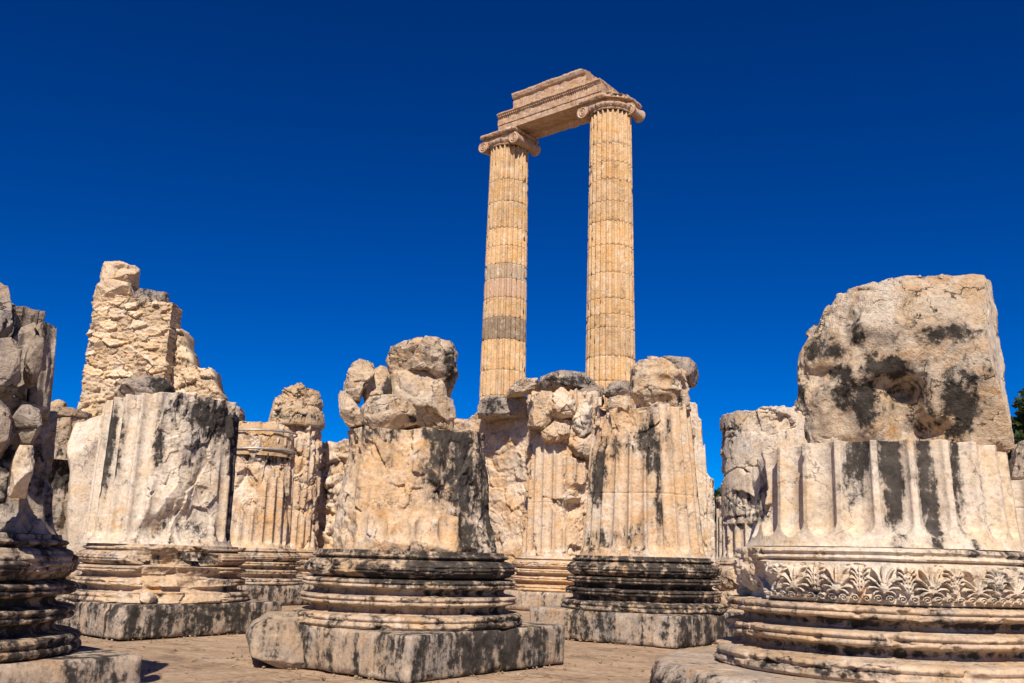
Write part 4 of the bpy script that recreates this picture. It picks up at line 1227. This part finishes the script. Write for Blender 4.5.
def beam(name, s0, s1, z0, sect, label, cat, seed, cut=None, amp=.012, mat=M_ARCH, parts=()):
    """an extruded profile along the beam line from pL + V*s0 to pL + V*s1; sect: (y across, z) loop; front is -y"""
    pr = np.array(sect)
    # resample loop
    loop = []
    for i in range(len(pr)):
        a, b = pr[i], pr[(i + 1) % len(pr)]
        k = max(2, int(np.linalg.norm(b - a) / .05))
        for j in range(k):
            loop.append(a + (b - a) * (j / k) if j else a + (b - a) * .004)
    loop = np.array(loop)
    ns_ = int((s1 - s0) / .06)
    S = np.linspace(s0, s1, ns_)
    m = len(loop)
    ctr = loop.mean(0)
    X = np.broadcast_to(S[:, None], (ns_, m))
    Yv = np.broadcast_to(loop[None, :, 0], (ns_, m)).copy()
    Zv = np.broadcast_to(loop[None, :, 1], (ns_, m)).copy()
    P = np.stack([X, Yv, Zv], -1).reshape(-1, 3)
    nrm = np.stack([0 * X, Yv - ctr[0], Zv - ctr[1]], -1).reshape(-1, 3)
    nrm /= np.linalg.norm(nrm, axis=1)[:, None] + 1e-9
    P = P + nrm * (amp * fbm(P * 2.5, 4, seed, .6))[:, None]
    for (nx, ny, nz, dd, na) in (cut or ()):
        nn = np.array([nx, ny, nz], float)
        nn /= np.linalg.norm(nn)
        ex = P @ nn - dd - na * fbm(P * 2.2, 4, seed + 2, .6)
        P = P - nn * np.maximum(ex, 0)[:, None]
    G_ = P.reshape(ns_, m, 3)
    ends = []
    for e in (0, -1):
        c = G_[e].mean(0)
        ends.append(np.stack([c + (G_[e] - c) * f for f in (.7, .35, .02)], 0))
        ends[-1][..., 0] += .04 * fbm(ends[-1] * 4, 3, seed + 4)
    G_ = np.concatenate([ends[0][::-1], G_, ends[1]], 0)
    R_ = rotz(G_.reshape(-1, 3), math.atan2(V[1], V[0]))
    q = grid_quads(len(G_), m, False)
    # close the loop around
    i = np.arange(len(G_) - 1)
    q2 = np.stack([i * m + m - 1, (i + 1) * m + m - 1, (i + 1) * m, i * m], -1)
    me = mesh_np(name, R_, np.concatenate([q, q2]), None, False, {'stain_shade': np.full(len(R_), .14)})
    o = link(name, me, mat)
    o.location = (pL[0], pL[1], z0)
    return tag(o, label, cat)


W2 = .78
sect = [(-W2, 0), (-W2, .27), (-W2 - .035, .28), (-W2 - .035, .62), (-W2 - .07, .64), (-W2 - .11, .70), (-W2 - .16, .74), (-W2 - .16, .80), (W2 + .1, .80), (W2 + .1, .7), (W2, .6), (W2, 0), (.3, 0), (.26, .09), (-.26, .09), (-.3, 0)]
zb = max(zcapL, zcapR)
beam('architrave_beam', -.05, 5.35, zcapL + .005, sect, 'long marble architrave with stepped bands bridging the two standing columns', 'beam', 300, cut=((1, -.8, .9, 5.75, .25), (1, 0, .5, 5.45, .2), (.2, -1, .8, 2.35, .12)), amp=.034)
fs = [(-W2 - .02, 0), (-W2 - .02, .12), (-W2 + .02, .14), (-W2 + .02, .52), (-W2 - .06, .56), (-W2 - .12, .68), (-W2 - .12, .76), (W2 - .2, .76), (W2 - .2, 0)]
beam('frieze_block', .75, 4.55, zcapL + .005 + .803, fs, 'shorter moulded block lying on top of the architrave', 'block', 301, cut=((1, -.3, .9, 4.85, .2), (1, 0, .3, 4.5, .15)), amp=.034)

arch = [o for o in COL.objects if o.name == 'architrave_beam'][0]
vs, qs, off = [], [], 0
for k in range(44):
    xx = .05 + k * .108
    p_, q_ = block_verts((.07, .07, .085), res=.03, rnd=.03, amp=0., seed=k, chip=0., maxn=3)
    p_ = p_ + np.array([xx, -W2 - .085, .665])
    vs.append(rotz(p_, math.atan2(V[1], V[0])))
    qs.append(q_ + off)
    off += len(p_)
link('egg_moulding', mesh_np('egg_moulding', np.concatenate(vs), np.concatenate(qs), None, True, {'stain_shade': np.full(off, .3)}), M_ARCH, arch)


def gravel():
    """chips and grit gathered along the foot of the plinths and in the open"""
    rd = np.random.default_rng(77)
    d, f = ico(1)
    vs, fs, tn, off = [], [], [], 0
    spots = []
    for ij in ((0, 0), (1, 0), (0, -1), (-1, 0), (0, 1), (1, -1)):
        c = grid_pos(*ij)
        for k in range(150):
            a, b_ = rd.uniform(-1.35, 1.35), 1.3 + abs(rd.normal()) * .12
            q = [(a, b_), (a, -b_), (b_, a), (-b_, a)][k % 4]
            spots.append((c + q[0] * U + q[1] * V, rd.uniform(.004, .016)))
    for k in range(650):
        spots.append((np.array([rd.uniform(-6, 4), rd.uniform(5, 17)]), rd.uniform(.004, .018)))
    for (q, r) in spots:
        p = d * r * rd.uniform(.6, 1.3, 3) * np.array([1.2, 1.2, .7]) + rd.normal(size=d.shape) * r * .12
        vs.append(p + np.array([q[0], q[1], r * .2]))
        fs.append(f + off)
        tn.append(np.full(len(p), rd.uniform(-.5, .0)))
        off += len(p)
    o = link('gravel', mesh_np('gravel', np.concatenate(vs), np.zeros((0, 4)), np.concatenate(fs), False, {'stain_shade': np.zeros(off), 'tint': np.concatenate(tn)}), M_ROCK)
    tag(o, 'loose stone chips and grit strewn over the paving', 'gravel', None, 'stuff')


gravel()


# ================================================================== trees
def tree(name, base, height, crown, label, cat, seed, n_leaf=9000, leaf=.16, mat=M_LEAF, cone=True, group=None):
    rd = np.random.default_rng(seed)
    root = empty(name, base, label, cat, group)
    bm = bmesh.new()
    # trunk and limbs as tapered tubes
    def tube(a, b, ra, rb, sg=8, rings=6, bend=.15):
        a, b = Vector(a), Vector(b)
        off = Vector((rd.normal() * bend, rd.normal() * bend, 0))
        prev = None
        for i in range(rings + 1):
            t = i / rings
            c = a.lerp(b, t) + off * math.sin(PI * t)
            r = ra + (rb - ra) * t
            ring = [bm.verts.new(c + Vector((r * math.cos(2 * PI * k / sg), r * math.sin(2 * PI * k / sg), 0))) for k in range(sg)]
            if prev:
                for k in range(sg):
                    bm.faces.new((prev[k], prev[(k + 1) % sg], ring[(k + 1) % sg], ring[k]))
            prev = ring
    tube((0, 0, -.1), (0, 0, height * .93), height * .022, .03)
    tips = []
    nb = 46
    for i in range(nb):
        t = .12 + .86 * (i + rd.random()) / nb
        a = i * 2.4 + rd.normal() * .3
        w = crown * ((1 - t) ** .75 + .1 if cone else math.sin(PI * min(1, .18 + t * .8)) ** .7) * rd.uniform(.65, 1.1)
        z = height * t
        e = (math.cos(a) * w, math.sin(a) * w, z + w * rd.uniform(.1, .5))
        tube((0, 0, z), e, height * .007 + .01, .012, 5, 4)
        tips.append((np.array([0, 0, z]), np.array(e), w))
    me = bpy.data.meshes.new('trunk')
    bm.to_mesh(me)
    bm.free()
    link('trunk', me, M_BARK, root)
    vs, tn = [], []
    wsum = np.array([w for _, _, w in tips])
    for (a, e, w), cnt in zip(tips, (n_leaf * wsum / wsum.sum()).astype(int)):
        # clumps along the limb
        nc = max(3, int(w * 3))
        for c in range(nc):
            s = rd.uniform(.3, 1.05)
            ctr = a + (e - a) * s + rd.normal(size=3) * .08 * w
            k = max(4, cnt // nc)
            pts = ctr + rd.normal(size=(k, 3)) * np.array([.28, .28, .2]) * (.35 + .22 * w)
            dirs = rd.normal(size=(k, 3)) + np.array([0, 0, .6]) + (e - a) / (w + .1) * .6
            dirs /= np.linalg.norm(dirs, axis=1)[:, None]
            sd = np.cross(dirs, rd.normal(size=(k, 3)))
            sd /= np.linalg.norm(sd, axis=1)[:, None] + 1e-9
            L = leaf * rd.uniform(.6, 1.4, (k, 1))
            quad = np.stack([pts - sd * L * .12, pts + dirs * L * .5 - sd * L * .28, pts + dirs * L, pts + dirs * L * .5 + sd * L * .28], 1)
            vs.append(quad)
            tn.append(np.repeat(np.clip(rd.uniform(.1, .6) + rd.normal(size=k) * .16, 0, 1), 4))
    vv = np.concatenate(vs).reshape(-1, 3)
    q = np.arange(len(vv)).reshape(-1, 4)
    link('crown', mesh_np('crown', vv, q, None, False, {'tint': np.concatenate(tn)}), mat, root)
    return root


def far_wood():
    """the belt of trees and scrub well beyond the platform, one mass"""
    rd = np.random.default_rng(31)
    vs, tn = [], []
    for k in range(260):
        a = rd.uniform(-1.0, 1.0)
        r = rd.uniform(68, 95)
        h = rd.uniform(1.2, 3.0)
        c = np.array([math.sin(a) * r, math.cos(a) * r, h * .5])
        m = 150
        d = rd.normal(size=(m, 3))
        d /= np.linalg.norm(d, axis=1)[:, None]
        pts = c + d * np.array([h * .8, h * .8, h * .5]) * rd.uniform(.5, 1.05, (m, 1))
        e1 = rd.normal(size=(m, 3))
        e1 /= np.linalg.norm(e1, axis=1)[:, None]
        e2 = np.cross(e1, d)
        L = rd.uniform(.12, .3, (m, 1))
        vs.append(np.stack([pts - e1 * L, pts - e2 * L * .6, pts + e1 * L, pts + e2 * L * .6], 1))
        tn.append(np.repeat(np.clip(rd.uniform(.1, .6) + rd.normal(size=m) * .15, 0, 1), 4))
    v = np.concatenate(vs).reshape(-1, 3)
    o = link('far_wood', mesh_np('far_wood', v, np.arange(len(v)).reshape(-1, 4), None, False, {'tint': np.concatenate(tn)}), M_LEAF2)
    tag(o, 'far belt of low trees and scrub beyond the ruins', 'trees', None, 'stuff')


far_wood()
b = at(1046, 560, 40)
tree('conifer_tree', (b[0], 40, 0), 8.9, 2.5, 'dark green conifer rising at the right edge behind the stumps', 'tree', 5, n_leaf=16000, leaf=.3)
b = at(1004, 560, 44)
tree('conifer_tree', (b[0] + .2, 44, 0), 5.6, 2.2, 'lower dark conifer beside the palmette column, partly behind the brown boulder', 'tree', 6, n_leaf=12000, leaf=.3)
b = at(722, 560, 48)
tree('broadleaf_tree', (b[0], 48, 0), 4.6, 2.3, 'small green tree in the gap beside the distant grey stump', 'tree', 8, n_leaf=12000, leaf=.3, mat=M_LEAF2, cone=False)

# ================================================================== camera, light, sky
cam_d = bpy.data.cameras.new('Camera')
cam = bpy.data.objects.new('Camera', cam_d)
COL.objects.link(cam)
cam_d.sensor_width = 36
cam_d.lens = F / 1024 * 36
cam_d.clip_start = .05
cam_d.clip_end = 5000
cam.matrix_world = Matrix.Translation((0, 0, EYE)) @ Matrix.Rotation(PI / 2 + PITCH, 4, 'X') @ Matrix.Rotation(ROLL, 4, 'Z')
SC.camera = cam

EL, AZ = math.radians(43), math.radians(2)
sd = bpy.data.lights.new('Sun', 'SUN')
sd.energy = 5.
sd.angle = math.radians(.53)
sd.color = (1., .885, .74)
so = bpy.data.objects.new('Sun', sd)
COL.objects.link(so)
dirv = Vector((math.sin(AZ) * math.cos(EL), math.cos(AZ) * math.cos(EL), -math.sin(EL)))
so.rotation_euler = dirv.to_track_quat('-Z', 'Y').to_euler()
so.location = (0, -20, 30)

w = bpy.data.worlds.new('World')
SC.world = w
w.use_nodes = True
nt = w.node_tree
nt.nodes.clear()
sky = nt.nodes.new('ShaderNodeTexSky')
sky.sky_type = 'NISHITA'
sky.sun_disc = False
sky.sun_elevation = EL
sky.sun_rotation = PI + AZ
sky.altitude = 1500
sky.air_density = .8
sky.dust_density = .15
sky.ozone_density = 4.
# a polarised, deeply saturated blue
m0 = nt.nodes.new('ShaderNodeVectorMath')
m0.operation = 'SCALE'
m0.inputs['Scale'].default_value = 1 / 5.8
gm = nt.nodes.new('ShaderNodeGamma')
gm.inputs['Gamma'].default_value = 1.2
hs = nt.nodes.new('ShaderNodeVectorMath')
hs.operation = 'SCALE'
hs.inputs['Scale'].default_value = 4.3
nt.links.new(sky.outputs[0], m0.inputs[0])
nt.links.new(m0.outputs[0], gm.inputs[0])
sat = nt.nodes.new('ShaderNodeHueSaturation')
sat.inputs['Saturation'].default_value = 1.6
sat.inputs['Hue'].default_value = .516
nt.links.new(gm.outputs[0], sat.inputs['Color'])
bg = nt.nodes.new('ShaderNodeBackground')
bg.inputs['Strength'].default_value = .1
wo = nt.nodes.new('ShaderNodeOutputWorld')
nt.links.new(sat.outputs[0], hs.inputs[0])
nt.links.new(hs.outputs[0], bg.inputs[0])
nt.links.new(bg.outputs[0], wo.inputs[0])

SC.view_settings.view_transform = 'Standard'
SC.view_settings.look = 'None'
SC.view_settings.exposure = .36
SC.view_settings.gamma = 1.
SC.render.film_transparent = False
